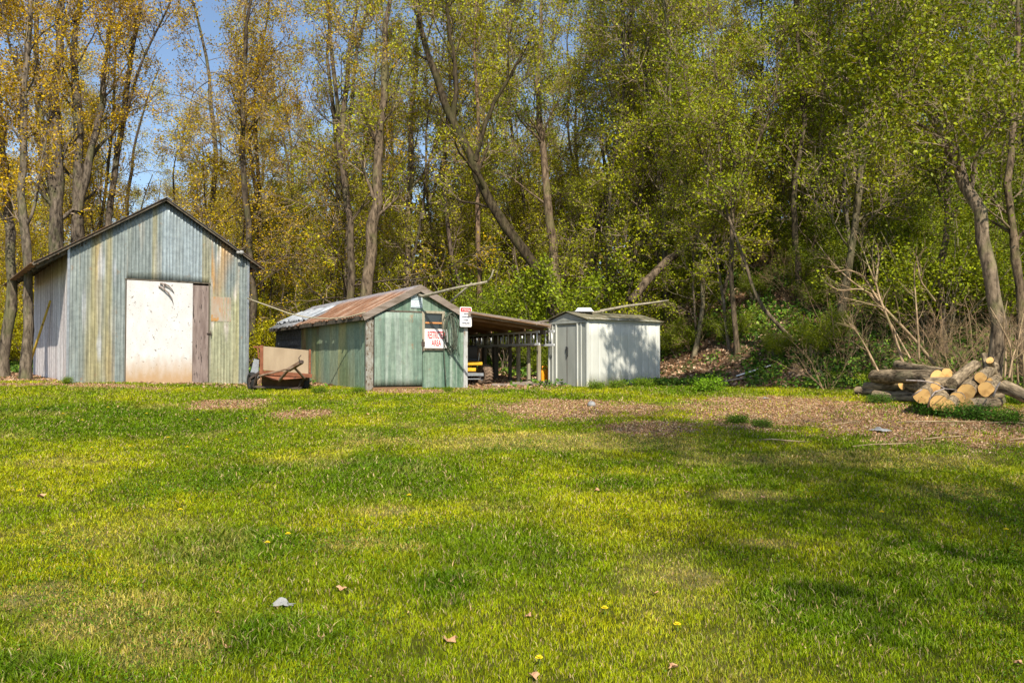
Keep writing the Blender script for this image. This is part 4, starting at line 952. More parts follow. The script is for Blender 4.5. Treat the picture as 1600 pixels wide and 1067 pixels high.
def resolve_labels():
    for (head, k), l in PENDING.items():
        l.sort(key=lambda q: q[0])
        for i, (y, o) in enumerate(l): 
            lab = (head if len(l) == 1 else ('farthest ' if i == len(l)-1 and i else ORD[min(i, 10)]+' ')+head)+' '+k
            if len(lab.split()) > 16: lab = lab.replace('in the thicket ', '').replace('understorey ', '').replace('on the white shed roof', 'on the roof').replace('woodland ', '')
            o['label'] = lab
def zone(x, y):
    px = 800+x/y*F
    if px < 420: return (('slender golden trees in the woodland behind the barn', 'golden-olive woodland tree'), GOLD, OLIVE)
    if px < 900: return (('slender yellow-green trees in the woodland behind the green shed', 'yellow-green woodland tree'), OLIVE, YGR)
    if px < 1180: return (('slender light green trees in the woodland behind the white shed', 'light green woodland tree'), YGR, MIDG)
    return (('slender green trees on the wooded bank behind the log pile', 'green woodland tree'), MIDG, YGR)
pts = []
tries = 0
while len(pts) < 136 and tries < 20000:
    tries += 1
    y = rt.uniform(23.5, 62) if rt.rand() < .8 else rt.uniform(20.5, 30); x = rt.uniform(-.72, .72)*y
    px = 800+x/y*F
    if px < 300 and y < (33 if px < 150 else 36): continue
    if 150 < px < 330 and y < 36: continue
    if px < 520 and y < 31: continue
    if px < 900 and y < 29.5: continue
    if px < 1080 and y < 25.5: continue
    if y < 22.5 and px < 1250: continue
    if any((x-a)**2+(y-b)**2 < (1.2+.03*y)**2 for a, b in pts): continue
    pts.append((x, y))
for (x, y) in pts:
    k = rt.randint(len(protos)); tm, cm, hg = protos[k]; lab, c1, c2 = zone(x, y); t = rt.rand(); c = tuple(np.array(c1)*(1-t)+np.array(c2)*t*1.0)
    px_ = 800+x/y*F
    if px_ < 560 and rt.rand() < .7: k = k % 3; tm, cm, hg = maples[k]
    br = rt.uniform(.7, 1.4); s = rt.uniform(.85, 1.15); bcol = tuple(np.array((br, br*rt.uniform(.86,1), br*rt.uniform(.75,.95)))*(.7 if px_ < 560 else .9))
    if 185 < px_ < 340: s *= .66 if y < 50 else .8
    put_tree(tm, cm, (x, y, gz(x, y)), rt.uniform(0, 6.28), (s, s, s), place_label('slender ' + lab[1], px_, y, 28, 42), 'tree', lab[0], c, bcol, 'woodland_tree', tilt=rt.uniform(-.05,.05))

# --- young leafy trees filling the middle storey
young = []
for i in range(4):
    rs = np.random.RandomState(150+i); hgt = [6.5,8,5.5,7][i]; x = np.cumsum(rs.normal(size=8)*.18); y = np.cumsum(rs.normal(size=8)*.18)
    st_ = [(list(zip(x-x[0], y-y[0], np.linspace(-.2, hgt, 8))), list(np.linspace(.05,.012,8)))]
    tm, cm = tree_meshes('young_tree', st_, 250+i, n1=22, L1=2.0, s1=.9, t1=.08, up1=.06, n2=7, L2_=1.0, n3=6, L3=.5, per=8, sig=.10, size=.075, tr3=.006, sides=6)
    addmat(tm, cm); young.append((tm, cm, hgt))
rt2 = np.random.RandomState(17); yp = []; tries = 0
while len(yp) < 92 and tries < 20000:
    tries += 1; y = rt2.uniform(22.5, 44); x = rt2.uniform(-.66, .64)*y; px = 800+x/y*F
    if px < 560 and y < 31: continue
    if px < 900 and y < 28.5: continue
    if px < 1060 and y < 24.8: continue
    if any((x-a)**2+(y-b)**2 < 1.9 for a, b in yp): continue
    yp.append((x, y)); k = rt2.randint(4); tm, cm, hg = young[k]; lab, c1, c2 = zone(x, y); t = rt2.rand(); c = tuple(np.array(c1)*(1-t)+np.array(c2)*t); s = rt2.uniform(.8, 1.25)*(.8 if 90 < px < 330 else 1)
    br = rt2.uniform(.6, 1.4)
    put_tree(tm, cm, (x, y, gz(x, y)), rt2.uniform(0, 6.28), (s, s, s), place_label('bushy young ' + lab[1], px, y, 28, 36), 'tree', lab[0].replace('slender', 'bushy young'), c, (br, br*.92, br*.82), 'young_tree')

# --- individual trees traced on the photo
def hero(name, stems_px, label, seed, lc, bc=(1,1,1), **k):
    """stems_px: list of [(px,row,Y,r_m),...]"""
    base = P(*stems_px[0][0][:3]); bx, by = base.x, base.y; bz_ = gz(bx, by)
    stems = []
    for i, st_ in enumerate(stems_px):
        pts = []; rad = []
        for (px, row, Y, r) in st_:
            v = P(px, row, Y); pts.append((v.x-bx, v.y-by, v.z-bz_)); rad.append(r*.86)
        if i == 0 or abs(pts[0][2]) < .8: pts[0] = (pts[0][0], pts[0][1], gz(pts[0][0]+bx, pts[0][1]+by)-bz_-.15)
        stems.append((pts, rad))
    tm, cm = tree_meshes(name, stems, seed, **k); addmat(tm, cm)
    return put_tree(tm, cm, (bx, by, bz_), 0, 1, label, 'tree', None, lc, bc, name)
big = dict(n1=12, L1=3.0, n2=6, L2_=1.4, n3=8, L3=.62, per=7, sig=.10, size=.085, tr3=.008)
hero('maple_tree', [[(40,590,20.5,.145),(43,480,20.5,.13),(34,330,20.6,.12),(27,200,20.8,.10),(38,60,21,.09),(45,-120,21.3,.05)],
                    [(6,590,22.2,.17),(20,430,22.2,.15),(2,300,22.2,.13),(-8,120,21.3,.10),(-20,-80,21.5,.06)]], 'thick grey trunked tree at the left edge of the photo beside the barn', 301, GOLD, (.9,.85,.8), **{**big, 'per': 11, 'size': .078, 't1': .3, 'n1': 16})
hero('maple_tree', [[(92,560,29,.30),(88,380,29,.27),(84,250,29,.24),(86,100,29.2,.18),(92,-140,29.5,.08)],
                    [(108,560,29.5,.26),(118,350,29.5,.25),(122,240,29.5,.20),(112,110,29.8,.14),(122,-120,30,.07)],
                    [(118,330,29.4,.18),(138,240,29.6,.15),(160,120,29.8,.11),(168,-100,30,.06)],
                    [(86,330,29.0,.16),(62,220,28.8,.13),(50,90,28.8,.10),(52,-100,28.8,.05)]], 'large many stemmed maple rising behind the left slope of the barn roof', 302, GOLD, (.8,.75,.72), **{**big, 'n1': 16, 'per': 9, 'size': .085, 't1': .3})
hero('young_maple_tree', [[(150,560,31,.16),(166,345,31,.14),(182,230,31,.12),(196,110,31.2,.10),(215,0,31.4,.07),(232,-140,31.6,.04)],
                    [(188,190,31,.07),(215,95,30.8,.05),(250,20,30.6,.04),(290,-60,30.5,.02)]], 'slim dark tree leaning right into the open blue sky behind the barn', 303, GOLD, (.7,.65,.62), n1=12, L1=2.4, n2=5, L2_=1.2, n3=5, L3=.6, per=5, sig=.2, size=.10, t1=.4)
hero('golden_maple_tree', [[(548,560,27,.15),(549,440,27,.14),(545,330,27,.13),(528,230,27.2,.10),(520,90,27.5,.07),(500,-80,27.8,.04)]], 'golden leafed maple spreading wide branches right of the barn roof', 304, (.38,.27,.010), (.7,.62,.55), n1=26, L1=5.6, s1=1.15, up1=.0, rf=.28, n2=8, L2_=1.7, n3=6, L3=.7, per=9, sig=.10, size=.08, tr3=.008, t1=.10)
hero('golden_maple_tree', [[(400,580,30,.16),(392,430,30,.14),(380,300,30,.12),(372,160,30.2,.10),(385,0,30.4,.06),(390,-80,30.5,.04)]], 'dense golden maple directly behind the right slope of the barn', 305, (.36,.25,.010), (.6,.55,.5), n1=26, L1=4.6, s1=1.1, up1=.0, rf=.28, n2=8, L2_=1.6, n3=6, L3=.7, per=9, sig=.10, size=.08, tr3=.008, t1=.10)
hero('woodland_tree', [[(566,580,26,.26),(572,440,26,.22),(580,380,26,.21),(584,330,26,.20),(588,250,26,.17),(600,120,26.2,.12),(606,-80,26.5,.06)]], 'stout tan trunked tree rising straight behind the rusty shed roof', 306, YGR, (1.0,.88,.76), **big)
hero('woodland_tree', [[(636,580,30,.15),(636,420,30,.14),(640,320,30,.13),(638,240,30,.12),(650,80,30.2,.08),(650,-90,30.5,.04)]], 'straight pale trunked tree behind the gable of the green shed', 307, YGR, (1.3,1.15,.95), **big)
hero('leaning_tree', [[(878,520,24.5,.20),(866,440,24.6,.18),(797,372,25,.18),(768,318,25,.17),(742,262,25.2,.16),(706,190,25.4,.14),(684,130,25.6,.13),(660,60,25.8,.10),(640,-80,26,.05)],
                      [(708,190,25.4,.10),(712,110,25.4,.09),(700,40,25.5,.06),(694,-60,25.6,.04)],
                      [(742,250,25.2,.09),(765,170,25.1,.07),(800,110,25.0,.05),(840,40,25,.03)]], 'dark trunked tree leaning strongly left above the lean-to', 308, YGR, (.40,.36,.28), **{**big, 'n1': 9, 'per': 7})
hero('forked_tree', [[(880,560,27,.22),(868,430,27,.20),(858,330,27,.17),(848,240,27.2,.13),(840,120,27.4,.09),(850,-60,27.6,.05)]], 'tree with reddish scarred trunk behind the lean-to posts', 309, MIDG, (1.0,.85,.72), **big)
hero('woodland_tree', [[(920,560,28,.17),(925,400,28,.15),(934,340,28,.15),(958,290,28.2,.13),(976,250,28.4,.11),(984,120,28.6,.08),(990,-60,29,.04)]], 'dark crooked tree bending right above the white shed', 310, MIDG, (.55,.5,.45), **big)
hero('woodland_tree', [[(1020,560,31,.20),(1024,420,31,.18),(1034,320,31,.17),(1046,200,31.2,.12),(1040,60,31.4,.08),(1040,-80,31.5,.04)]], 'pale trunked tree right behind the mossy roof of the white shed', 311, YGR, (1.4,1.2,.95), **big)
hero('woodland_tree', [[(750,560,27,.10),(748,420,27,.10),(744,330,27,.09),(748,200,27.2,.07),(740,60,27.4,.05),(744,-60,27.6,.03)]], 'thin reddish trunked tree above the right slope of the green shed', 312, YGR, (1.15,.9,.75), n1=12, L1=2.2, n2=5, L2_=1.1, n3=5, L3=.5, per=9, sig=.2, size=.095)
hero('forked_tree', [[(1152,498,22.5,.085),(1142,420,22.5,.075),(1141,360,22.5,.07),(1148,310,22.5,.065),(1156,290,22.5,.055),(1142,200,22.6,.045),(1120,100,22.8,.03),(1110,0,23,.02)],
                     [(1156,295,22.5,.05),(1180,240,22.4,.04),(1215,150,22.4,.03),(1225,60,22.5,.02)],
                     [(1148,330,22.5,.045),(1115,280,22.4,.035),(1085,200,22.3,.03),(1070,100,22.3,.02)]], 'slender forked tree on the bank right of the white shed', 313, MIDG, (.75,.66,.55), n1=9, L1=2.0, n2=6, L2_=1.1, n3=5, L3=.5, per=9, sig=.17, size=.09, t1=.35)
hero('bent_sapling', [[(1250,526,21.5,.06),(1205,500,21.6,.06),(1180,465,21.8,.055),(1170,420,22,.05),(1152,370,22.2,.045),(1132,330,22.3,.04),(1128,240,22.4,.03),(1110,150,22.5,.02)]], 'sapling bent in a long curve down to the ground right of the white shed', 314, MIDG, (1,.9,.75), n1=8, L1=1.6, n2=5, L2_=.9, n3=4, L3=.5, per=8, sig=.17, size=.09, t1=.5)
hero('leaning_tree', [[(1556,592,15.4,.165),(1558,540,15.4,.15),(1552,470,15.4,.145),(1547,400,15.4,.14),(1536,345,15.4,.14),(1520,300,15.5,.13),(1500,255,15.6,.125),(1478,215,15.7,.115),(1458,165,15.8,.105),(1436,100,16,.09),(1412,30,16.2,.075),(1390,-60,16.4,.05)],
                      [(1458,165,15.8,.05),(1440,120,15.5,.045),(1405,80,15.2,.03),(1370,70,15,.02)],
                      [(1520,300,15.5,.05),(1530,240,15.3,.045),(1562,190,15.1,.035),(1600,180,15,.025)],
                      [(1480,215,15.7,.04),(1450,170,15.6,.03),(1400,150,15.4,.02),(1360,160,15.2,.012)]], 'big light barked tree leaning left behind the log pile', 315, (.19,.225,.014), (1.25,1.12,.98), n1=9, L1=2.2, s1=.9, n2=6, L2_=1.1, n3=6, L3=.5, per=11, sig=.13, size=.085, t1=.42, sides=16)
hero('woodland_tree', [[(1350,540,24,.11),(1352,430,24,.10),(1352,340,24,.10),(1350,240,24,.09),(1346,160,24.2,.07),(1350,20,24.4,.05),(1350,-60,24.6,.03)]], 'straight slim tree rising from the thicket left of the leaning trunk', 316, DKG, (1,.9,.75), n1=12, L1=2.0, n2=6, L2_=1.1, n3=5, L3=.5, per=10, sig=.17, size=.09, t1=.35)
hero('woodland_tree', [[(1600,560,18.5,.13),(1592,420,18.5,.11),(1576,300,18.6,.09),(1590,180,18.7,.08),(1600,60,18.8,.06),(1605,-60,19,.03)]], 'leafy dark green tree at the right edge of the photo behind the logs', 317, DKG, (1,.85,.7), n1=12, L1=2.2, n2=6, L2_=1.1, n3=5, L3=.5, per=11, sig=.15, size=.09, t1=.3)
hero('woodland_tree', [[(1478,540,20,.10),(1470,420,20,.09),(1490,300,20.2,.08),(1470,160,20.4,.06),(1480,20,20.6,.04),(1480,-60,20.8,.03)]], 'dark leafed young tree just left of the big leaning trunk', 318, DKG, (.8,.7,.6), n1=12, L1=2.2, n2=6, L2_=1.1, n3=5, L3=.5, per=12, sig=.15, size=.09, t1=.25)
hero('woodland_tree', [[(1250,500,23,.10),(1245,400,23,.10),(1240,300,23,.09),(1262,200,23.2,.07),(1250,60,23.4,.05),(1255,-60,23.6,.03)]], 'dark limbed tree midway between the forked tree and the log pile', 319, MIDG, (.6,.55,.45), n1=14, L1=2.3, n2=6, L2_=1.1, n3=5, L3=.5, per=11, sig=.16, size=.09, t1=.3)
# fallen diagonal trunk on the bank
fa_ = [P(986,472,23.2), P(1010,440,23.5), P(1045,405,24), P(1092,378,24.5), P(1150,362,25.2)]
m = MB(); m.tube([p-fa_[0] for p in fa_], [.13,.12,.11,.09,.06], 10); o = m.build('fallen_tree', M['bark'], None, 0, True, fa_[0]); o.color = (.8,.7,.6,1); tag(o, 'dead fallen tree slanting up to the right above the white shed', 'tree')

# --- shade trees beside and behind the camera (their crowns dapple the lawn and sheds)
shade = tree_meshes('shade_tree', [([(0,0,-.2),(.1,0,4),(-.1,.2,9),(0,.4,15)], [.25,.15,.07,.02])], 400, n1=34, L1=4.2, s1=.9, t1=.4, n2=6, L2_=1.8, n3=6, L3=.7, per=9, sig=.2, size=.12, rf=.45)
addmat(*shade)
for k, (x, y, s, rz, lb) in enumerate(((7.6, -9.0, 1.45, 0, 'tall shade tree behind the camera to the right'), (12.5, -6.5, 1.25, 1.2, 'shade tree nearest the camera on its right side'), (-6.5, -13.5, 1.5, 2.1, 'tall shade tree behind the camera to the left'))):
    put_tree(shade[0], shade[1], (x, y, gz(x, y)), rz, s, lb, 'tree', None, YGR, (1,1,1), 'shade_tree')

# a tree beside the lawn, out of frame to the right, whose long limb dapples the white shed
tgt = WM @ Vector((1.35, 0, .95)) + sun_dir*11
def over(name, base, pts, label, seed, **k):
    bz_ = gz(*base); st_ = [([(0,0,-.2)]+[(p[0]-base[0], p[1]-base[1], p[2]-bz_) for p in pts], [.2,.17,.12,.06,.02][:len(pts)+1])]
    tm, cm = tree_meshes(name, st_, seed, **k); addmat(tm, cm); return put_tree(tm, cm, (base[0], base[1], bz_), 0, 1, label, 'tree', None, YGR, (1,1,1), name)
over('shade_tree', (14.2, 9.0), [(14.1,9.1,4),(13.4,9.6,8.2),(9.5,11.6,9.6),tuple(tgt)], 'tree right of the lawn with one long limb reaching over it', 410, n1=22, L1=2.0, s1=1.25, t1=.85, up1=.02, n2=5, L2_=.9, n3=5, L3=.4, per=14, sig=.07, size=.12)

# ------------------------------------------------------------------ SHRUBS and thicket
def shrub_mesh(seed, h, spread, nst, per, size, bare=False, curve=.12, th=.012):
    rs = np.random.RandomState(seed); m = 7
    a = rs.uniform(0, 2*PI, nst); d = np.stack([np.cos(a)*spread, np.sin(a)*spread, np.ones(nst)], -1)*rs.uniform(.5,1,(nst,1)); d[:,2] = 1
    d = nrm(d); p = np.stack([np.cos(a)*.08, np.sin(a)*.08, np.full(nst, -.08)], -1); L = h*rs.uniform(.6,1.1,(nst,1)); pts = [p]
    for k in range(m-1): p = p+d*L/(m-1); pts.append(p); d = nrm(d+curve*rs.normal(size=d.shape)-np.array([0,0,.05]))
    PP = np.stack(pts, 1); RR = np.linspace(th, th*.3, m)[None]*rs.uniform(.7,1.2,(nst,1))
    A1, R1 = spawn(rs, PP, RR, 5, .25, 1, h*.38, .7, .05, 4, .18, .6, .004); A2, R2 = spawn(rs, A1, R1, 4, .2, 1, h*.18, .8, .03, 3, .2, .6, .003)
    V = []; Q = []; off = 0
    for a_, r_, n in ((PP, RR, 5), (A1, R1, 4), (A2, R2, 3)):
        v, q = tubes(a_, r_, n); V.append(v); Q.append(q+off); off += len(v)
    tm = npmesh('shrub_stems', np.concatenate(V), np.concatenate(Q), smooth=True); tm.materials.append(M['twig'])
    if bare: return tm, None
    lv, lq, vv = leaves(rs, A2, per, .09, size, .1, .9); l2, q2, v2 = leaves(rs, A1, per, .1, size, .2, .9)
    cm = npmesh('shrub_foliage', np.concatenate([lv, l2]), np.concatenate([lq, q2+len(lv)]), vals=np.concatenate([vv, v2])); cm.materials.append(M['leaf'])
    return tm, cm
def put_shrub(ms, loc, rz, sc, label, group, lc, bc=(1,1,1), name='shrub', cat='shrub'):
    e = empty(name, loc, rz, label, cat, group); e.scale = sc if isinstance(sc, tuple) else (sc,)*3
    o = bpy.data.objects.new('stems', ms[0]); COL.objects.link(o); o.parent = e; o.color = (*bc, 1)
    if ms[1] is not None: c = bpy.data.objects.new('foliage', ms[1]); COL.objects.link(c); c.parent = e; c.color = (*lc, 1)
    return e
shr = [shrub_mesh(500+i, [1.8,2.3,1.5,2.0][i], .7, [18,20,15,22][i], 24, .06) for i in range(4)]
bare = [shrub_mesh(520+i, [2.0,1.7,2.6][i], .8, [12,16,10][i], 0, 0, True, .16, .011) for i in range(3)]
# understorey behind the sheds: left golden, middle fresh green, right dark
def scatter(n, f, rs, mind, bounds):
    out = []; t = 0
    while len(out) < n and t < 30000:
        t += 1; x = rs.uniform(bounds[0], bounds[1]); y = rs.uniform(bounds[2], bounds[3])
        if not f(x, y): continue
        if any((x-a)**2+(y-b)**2 < mind**2 for a, b in out): continue
        out.append((x, y))
    return out
r5 = np.random.RandomState(55)
def pxx(x, y): return 800+x/y*F
for (x, y) in scatter(46, lambda x, y: pxx(x, y) < 880 and y > 29, r5, 1.3, (-22, 3, 28.5, 44)):
    k = r5.randint(4); px = pxx(x, y); c = OLIVE if px < 420 else (MIDG if r5.rand() < .5 else YGR)
    lab = 'olive leafed shrub under the trees behind the barn' if px < 420 else 'yellow-green shrub under the trees behind the green shed and lean-to'
    put_shrub(shr[k], (x, y, gz(x, y)), r5.uniform(0,6.28), r5.uniform(.9,1.7), place_label(('olive' if px < 420 else 'yellow-green')+' understorey shrub behind the sheds', px, y, 33, 38), lab.replace('shrub', 'shrubs'), c)
for (x, y) in scatter(84, lambda x, y: pxx(x, y) > 1010 and y > 22.2-2.6*float(ss(5,9,x)), r5, .85, (3, 19, 18.5, 34)):
    k = r5.randint(4); px = pxx(x, y); c = tuple(np.array(DKG)*r5.uniform(.8,1.5)) if r5.rand() < .75 else MIDG
    lab = 'dark green leafy shrub in the thicket on the bank behind the log pile' if px > 1290 else 'green shrub on the shaded bank right of the white shed'
    put_shrub(shr[k], (x, y, gz(x, y)), r5.uniform(0,6.28), r5.uniform(.8,1.5)*(.5 if (px < 1330 and y < 26) else 1), place_label('green shrub in the thicket', px, y, 22, 27), lab.replace('shrub', 'shrubs'), c)
for (x, y) in scatter(70, lambda x, y: pxx(x, y) > 1060 and y > (17.2 if pxx(x, y) > 1290 else 22.8), r5, .65, (4, 16, 16.5, 29)):
    k = r5.randint(3); lab = 'leafless tangled shrub in the thicket behind the log pile' if pxx(x, y) > 1290 else 'leafless tangled shrub on the bank right of the white shed'
    put_shrub(bare[k], (x, y, gz(x, y)), r5.uniform(0,6.28), r5.uniform(.6,1.1), place_label('leafless tangled shrub', pxx(x, y), y, 19, 22), lab.replace('shrub', 'shrubs'), (1,1,1), tuple(np.array((1.1,.93,.76))*r5.uniform(.6,1.3)), 'bare_shrub')
def spot(px, row): x, y = gp(px, row); return (x, y, gz(x, y))
put_shrub(shr[3], (1.2, 25.5, gz(1.2, 25.5)), 1, 1.75, 'bright lime green bush behind the right end of the lean-to roof', None, (.19,.25,.016))
put_shrub(shr[1], (-.3, 26.3, gz(-.3, 26.3)), 2, 1.5, 'fresh green bush seen through the lean-to posts', None, (.17,.225,.016))
put_shrub(shr[0], (.8, 24.2, gz(.8, 24.2)), 2.4, .6, 'small fresh green bush between the lean-to and the white shed', None, (.16,.21,.016))
put_shrub(shr[2], (-12.6, 24.5, gz(-12.6, 24.5)), 1, 1.0, 'green bush at the far left behind the thick trunks', None, (.22,.34,.03))
# pale dead shrub with long arching branches left of the log pile
def dead(name, lines, Y, label, col=(1.5,1.35,1.15)):
    base = P(*lines[0][0], Y); bz_ = gz(base.x, base.y); SP = []; SR = []
    for ln in lines:
        pts = [tuple(P(px, row, Y+.15*math.sin(i*2+len(SP)))-Vector((base.x, base.y, bz_))) for i, (px, row) in enumerate(ln)]
        a, b = resample(pts, np.linspace(.035 if len(ln) > 5 else .02, .006, len(ln)), 14); SP.append(a); SR.append(b)
    SP = np.array(SP); SR = np.array(SR); rs = np.random.RandomState(len(lines)*3+1)
    A1, R1 = spawn(rs, SP, SR, 7, .3, 1, .7, .55, .06, 6, .13, .6, .004); A2, R2 = spawn(rs, A1, R1, 3, .2, 1, .35, .6, .05, 4, .13, .6, .003)
    V = []; Q = []; off = 0
    for a_, r_, n in ((SP, SR, 7), (A1, R1, 4), (A2, R2, 3)):
        v, q = tubes(a_, r_, n); V.append(v); Q.append(q+off); off += len(v)
    me = npmesh(name, np.concatenate(V), np.concatenate(Q), smooth=True); me.materials.append(M['twig'])
    o = link(name, me, None, None, (base.x, base.y, bz_)); o.color = (*col, 1); return tag(o, label, 'shrub')
dead('dead_shrub', [[(1412,572),(1400,530),(1385,490),(1372,460),(1368,430),(1362,400),(1368,370)], [(1460,570),(1430,530),(1395,495),(1370,465),(1330,440),(1300,410),(1278,378)], [(1372,465),(1345,450),(1310,455),(1290,440)],
     [(1372,450),(1360,420),(1352,395),(1335,355)], [(1422,560),(1400,520),(1380,480),(1340,470),(1320,465)], [(1370,440),(1375,400),(1372,380)], [(1374,470),(1350,430),(1325,420),(1305,425)]], 16.8, 'pale dead shrub with long arching bare branches left of the log pile')
dead('dead_shrub', [[(1372,580),(1355,545),(1340,520),(1330,508)], [(1366,572),(1352,540),(1330,505)], [(1462,470),(1440,440),(1434,400)], [(1436,560),(1434,500),(1430,440),(1428,408),(1450,385)]], 16.2, 'thin dead sapling standing just left of the log pile')
dead('dead_shrub', [[(1570,590),(1572,540),(1568,500),(1575,470)], [(1590,600),(1588,550),(1594,520),(1600,490)], [(1580,595),(1580,540),(1560,500),(1548,480)], [(1600,600),(1598,560),(1610,520)], [(1576,590),(1584,550),(1600,530)]], 14.9, 'clump of dry upright stalks right of the big leaning trunk')
# violets / periwinkle clumps and tufts near the pile
tuft = shrub_mesh(540, .46, .55, 18, 5, .05, curve=.25)
for (px, row, s, lb, c) in ((1110,606,1.0,'grass green leafy clump right of the white shed', (.16,.30,.02)), (1450,642,.75,'dark leafy periwinkle clump in front of the log pile, left one', (.05,.13,.02)), (1478,646,.7,'dark leafy periwinkle clump below the lowest round log ends', (.05,.13,.02)),
                        (1520,650,.75,'dark leafy periwinkle clump with violet flowers in front of the grey ground log', (.05,.13,.02)), (1372,625,.55,'small dark plant at the left foot of the log pile', (.06,.14,.02)), (1572,655,.7,'green plant at the right front of the log pile', (.07,.16,.02)),
                        (1352,596,.8,'yellow-green sprouting plant left of the long log', (.26,.34,.03)), (1310,590,.6,'yellow-green low plant farther left of the woodpile', (.24,.32,.03)), (1588,625,.6,'green plant below the log at the right photo edge', (.10,.2,.02)), (1190,662,.42,'small green weed in the bare strip, left of the plastic scrap', (.09,.18,.02)), (1150,655,.45,'small green weed at the left of the bare strip', (.10,.2,.02))):
    x, y = gp(px, row+6); put_shrub(tuft, (x, y, gz(x, y)), px, (s*1.2, s*.9, s*.8), lb, None, c, (.8,.9,.5), 'leafy_plant', 'plant')

# ------------------------------------------------------------------ distant woodland mass (reads as one)
rs = np.random.RandomState(88); C = []
n = 90000
ang = rs.uniform(-.80, .80, n); dist = rs.uniform(62, 95, n); xx = dist*np.sin(ang)/np.cos(ang)*1.0; yy = dist
px = 800+xx/yy*F
top = 7.5+4*vnoise(xx*.12, yy*0, 5)+2*vnoise(xx*.5, yy*0, 6) + np.where((px > 40) & (px < 330), -3.5, 4.0)
zz = G(xx, yy)+top*rs.uniform(0, 1, n)**.9
keep = vnoise(xx*.45, zz*.5, 7) > .22
c = np.stack([xx, yy, zz], -1)[keep]
V, Q, v = leafquads(rs, c, .75, .2)
me = npmesh('distant_woodland', V, Q, vals=v); me.materials.append(M['leaf']); o = link('distant_woodland', me); o.color = (.20,.165,.06,1); tag(o, 'distant mass of trees seen through the wood', 'woodland', kind='stuff')
# distant stems
ns = 420; a = rs.uniform(-.8,.8,ns); dd_ = rs.uniform(55, 90, ns); X = dd_*np.tan(a); Yv = dd_; Z = G(X, Yv)
hh = rs.uniform(8, 15, ns); hh = np.where((800+X/Yv*F > 60) & (800+X/Yv*F < 330), hh*.6, hh)
pp = np.stack([np.stack([X+rs.normal(size=ns)*.3*k, Yv, Z+hh*k/4], -1) for k in range(5)], 1); rr = np.linspace(.16,.04,5)[None]*rs.uniform(.5,1.3,(ns,1))
V, Q = tubes(pp, rr, 5); me = npmesh('distant_stems', V, Q, smooth=True); me.materials.append(M['bark']); o = link('distant_stems', me); o.color = (1.1,.95,.8,1); tag(o, 'far off grey stems of the wood reading as one mass', 'woodland', kind='stuff')

# ------------------------------------------------------------------ GRASS
rs = np.random.RandomState(1); N0 = 1000000
t = rs.uniform(0, 1, N0); e = .4; y = (3.55**e+(22.0**e-3.55**e)*t)**(1/e); x = rs.uniform(-1, 1, N0)*(.66*y+1.0)
ba, dr_, lu, wd = cover(x, y)
clump = fbm(x*6, y*6, 91, 2)
keep = rs.uniform(0, 1, N0) < (1-ba*.93)*(1-.93*wd)*(.45+.75*clump)*(1-.25*dr_)
def inside(x, y, o, rot, w_, d_, m=.02):
    c, s = math.cos(rot), math.sin(rot); u = (x-o[0])*c+(y-o[1])*s; v = -(x-o[0])*s+(y-o[1])*c
    return (u > -m) & (u < w_+m) & (v > -m) & (v < d_+m)
foot = inside(x, y, bo, BR, BW, BD) | inside(x, y, go, GR, GW, GL) | inside(x, y, wo_, WR, WL, WD)
lee = inside(x, y, go, GR, LU, LD) & (rs.uniform(0,1,N0) < .85)
keep &= ~foot & ~lee
x, y, dr_, lu, clump, ba = x[keep], y[keep], dr_[keep], lu[keep], clump[keep], ba[keep]; n = len(x)
z = G(x, y)
tall = ss(.70,.82, vnoise(x*2.2, y*2.2, 301))
hgt = (.022+.026*rs.uniform(0,1,n)**1.6)*.88*(1+.35*tall)*(1+.7*lu)*(1-.25*dr_)*(.7+.6*clump)*(.8+.02*y)
near_wall = (y > 18.2)
wid = .0028*(y/4.5)**.9*(1+.5*lu)
az = rs.uniform(0, 2*PI, n); lean_ = rs.uniform(.1, 1.1, n); az2 = rs.uniform(0, 2*PI, n)
sx = np.cos(az)*wid; sy = np.sin(az)*wid; lx = np.cos(az2)*lean_*hgt; ly = np.sin(az2)*lean_*hgt
V = np.empty((n, 5, 3)); V[:, 0] = np.stack([x-sx, y-sy, z-.006], -1); V[:, 1] = np.stack([x+sx, y+sy, z-.006], -1)
V[:, 2] = np.stack([x-sx*.7+lx*.35, y-sy*.7+ly*.35, z+hgt*.62], -1); V[:, 3] = np.stack([x+sx*.7+lx*.35, y+sy*.7+ly*.35, z+hgt*.62], -1)
V[:, 4] = np.stack([x+lx, y+ly, z+hgt*.95], -1)
b = np.arange(n)[:, None]*5; q = b+np.array([0,1,3,2]); tq = b+np.array([2,3,4])
col = np.empty((n, 3)); col[:] = (.235,.31,.004)
def cm2(a, bb, t): return a*(1-t[:, None])+np.array(bb)*t[:, None]
big_ = fbm(x*.8, y*.8, 95, 2); col = cm2(col, (.44,.445,.008), ss(.40,.68, big_)*.8); col = cm2(col, (.085,.18,.004), np.clip(lu,0,1)*.85)
col = cm2(col, (.55,.42,.12), dr_*.75*(rs.uniform(0,1,n) < .75)); col = cm2(col, (.52,.38,.20), (rs.uniform(0,1,n) < .09).astype(float)*.9)
col *= rs.uniform(.45, 1.45, (n, 1))*(.7+.6*clump[:, None]); col[:, 0] *= rs.uniform(.85, 1.15, n)
me = npmesh('grass', V.reshape(-1, 3), [q, tq], cols=np.repeat(col, 5, 0)); me.materials.append(M['grass']); tag(link('grass', me), 'short patchy lawn grass', 'grass', kind='stuff')

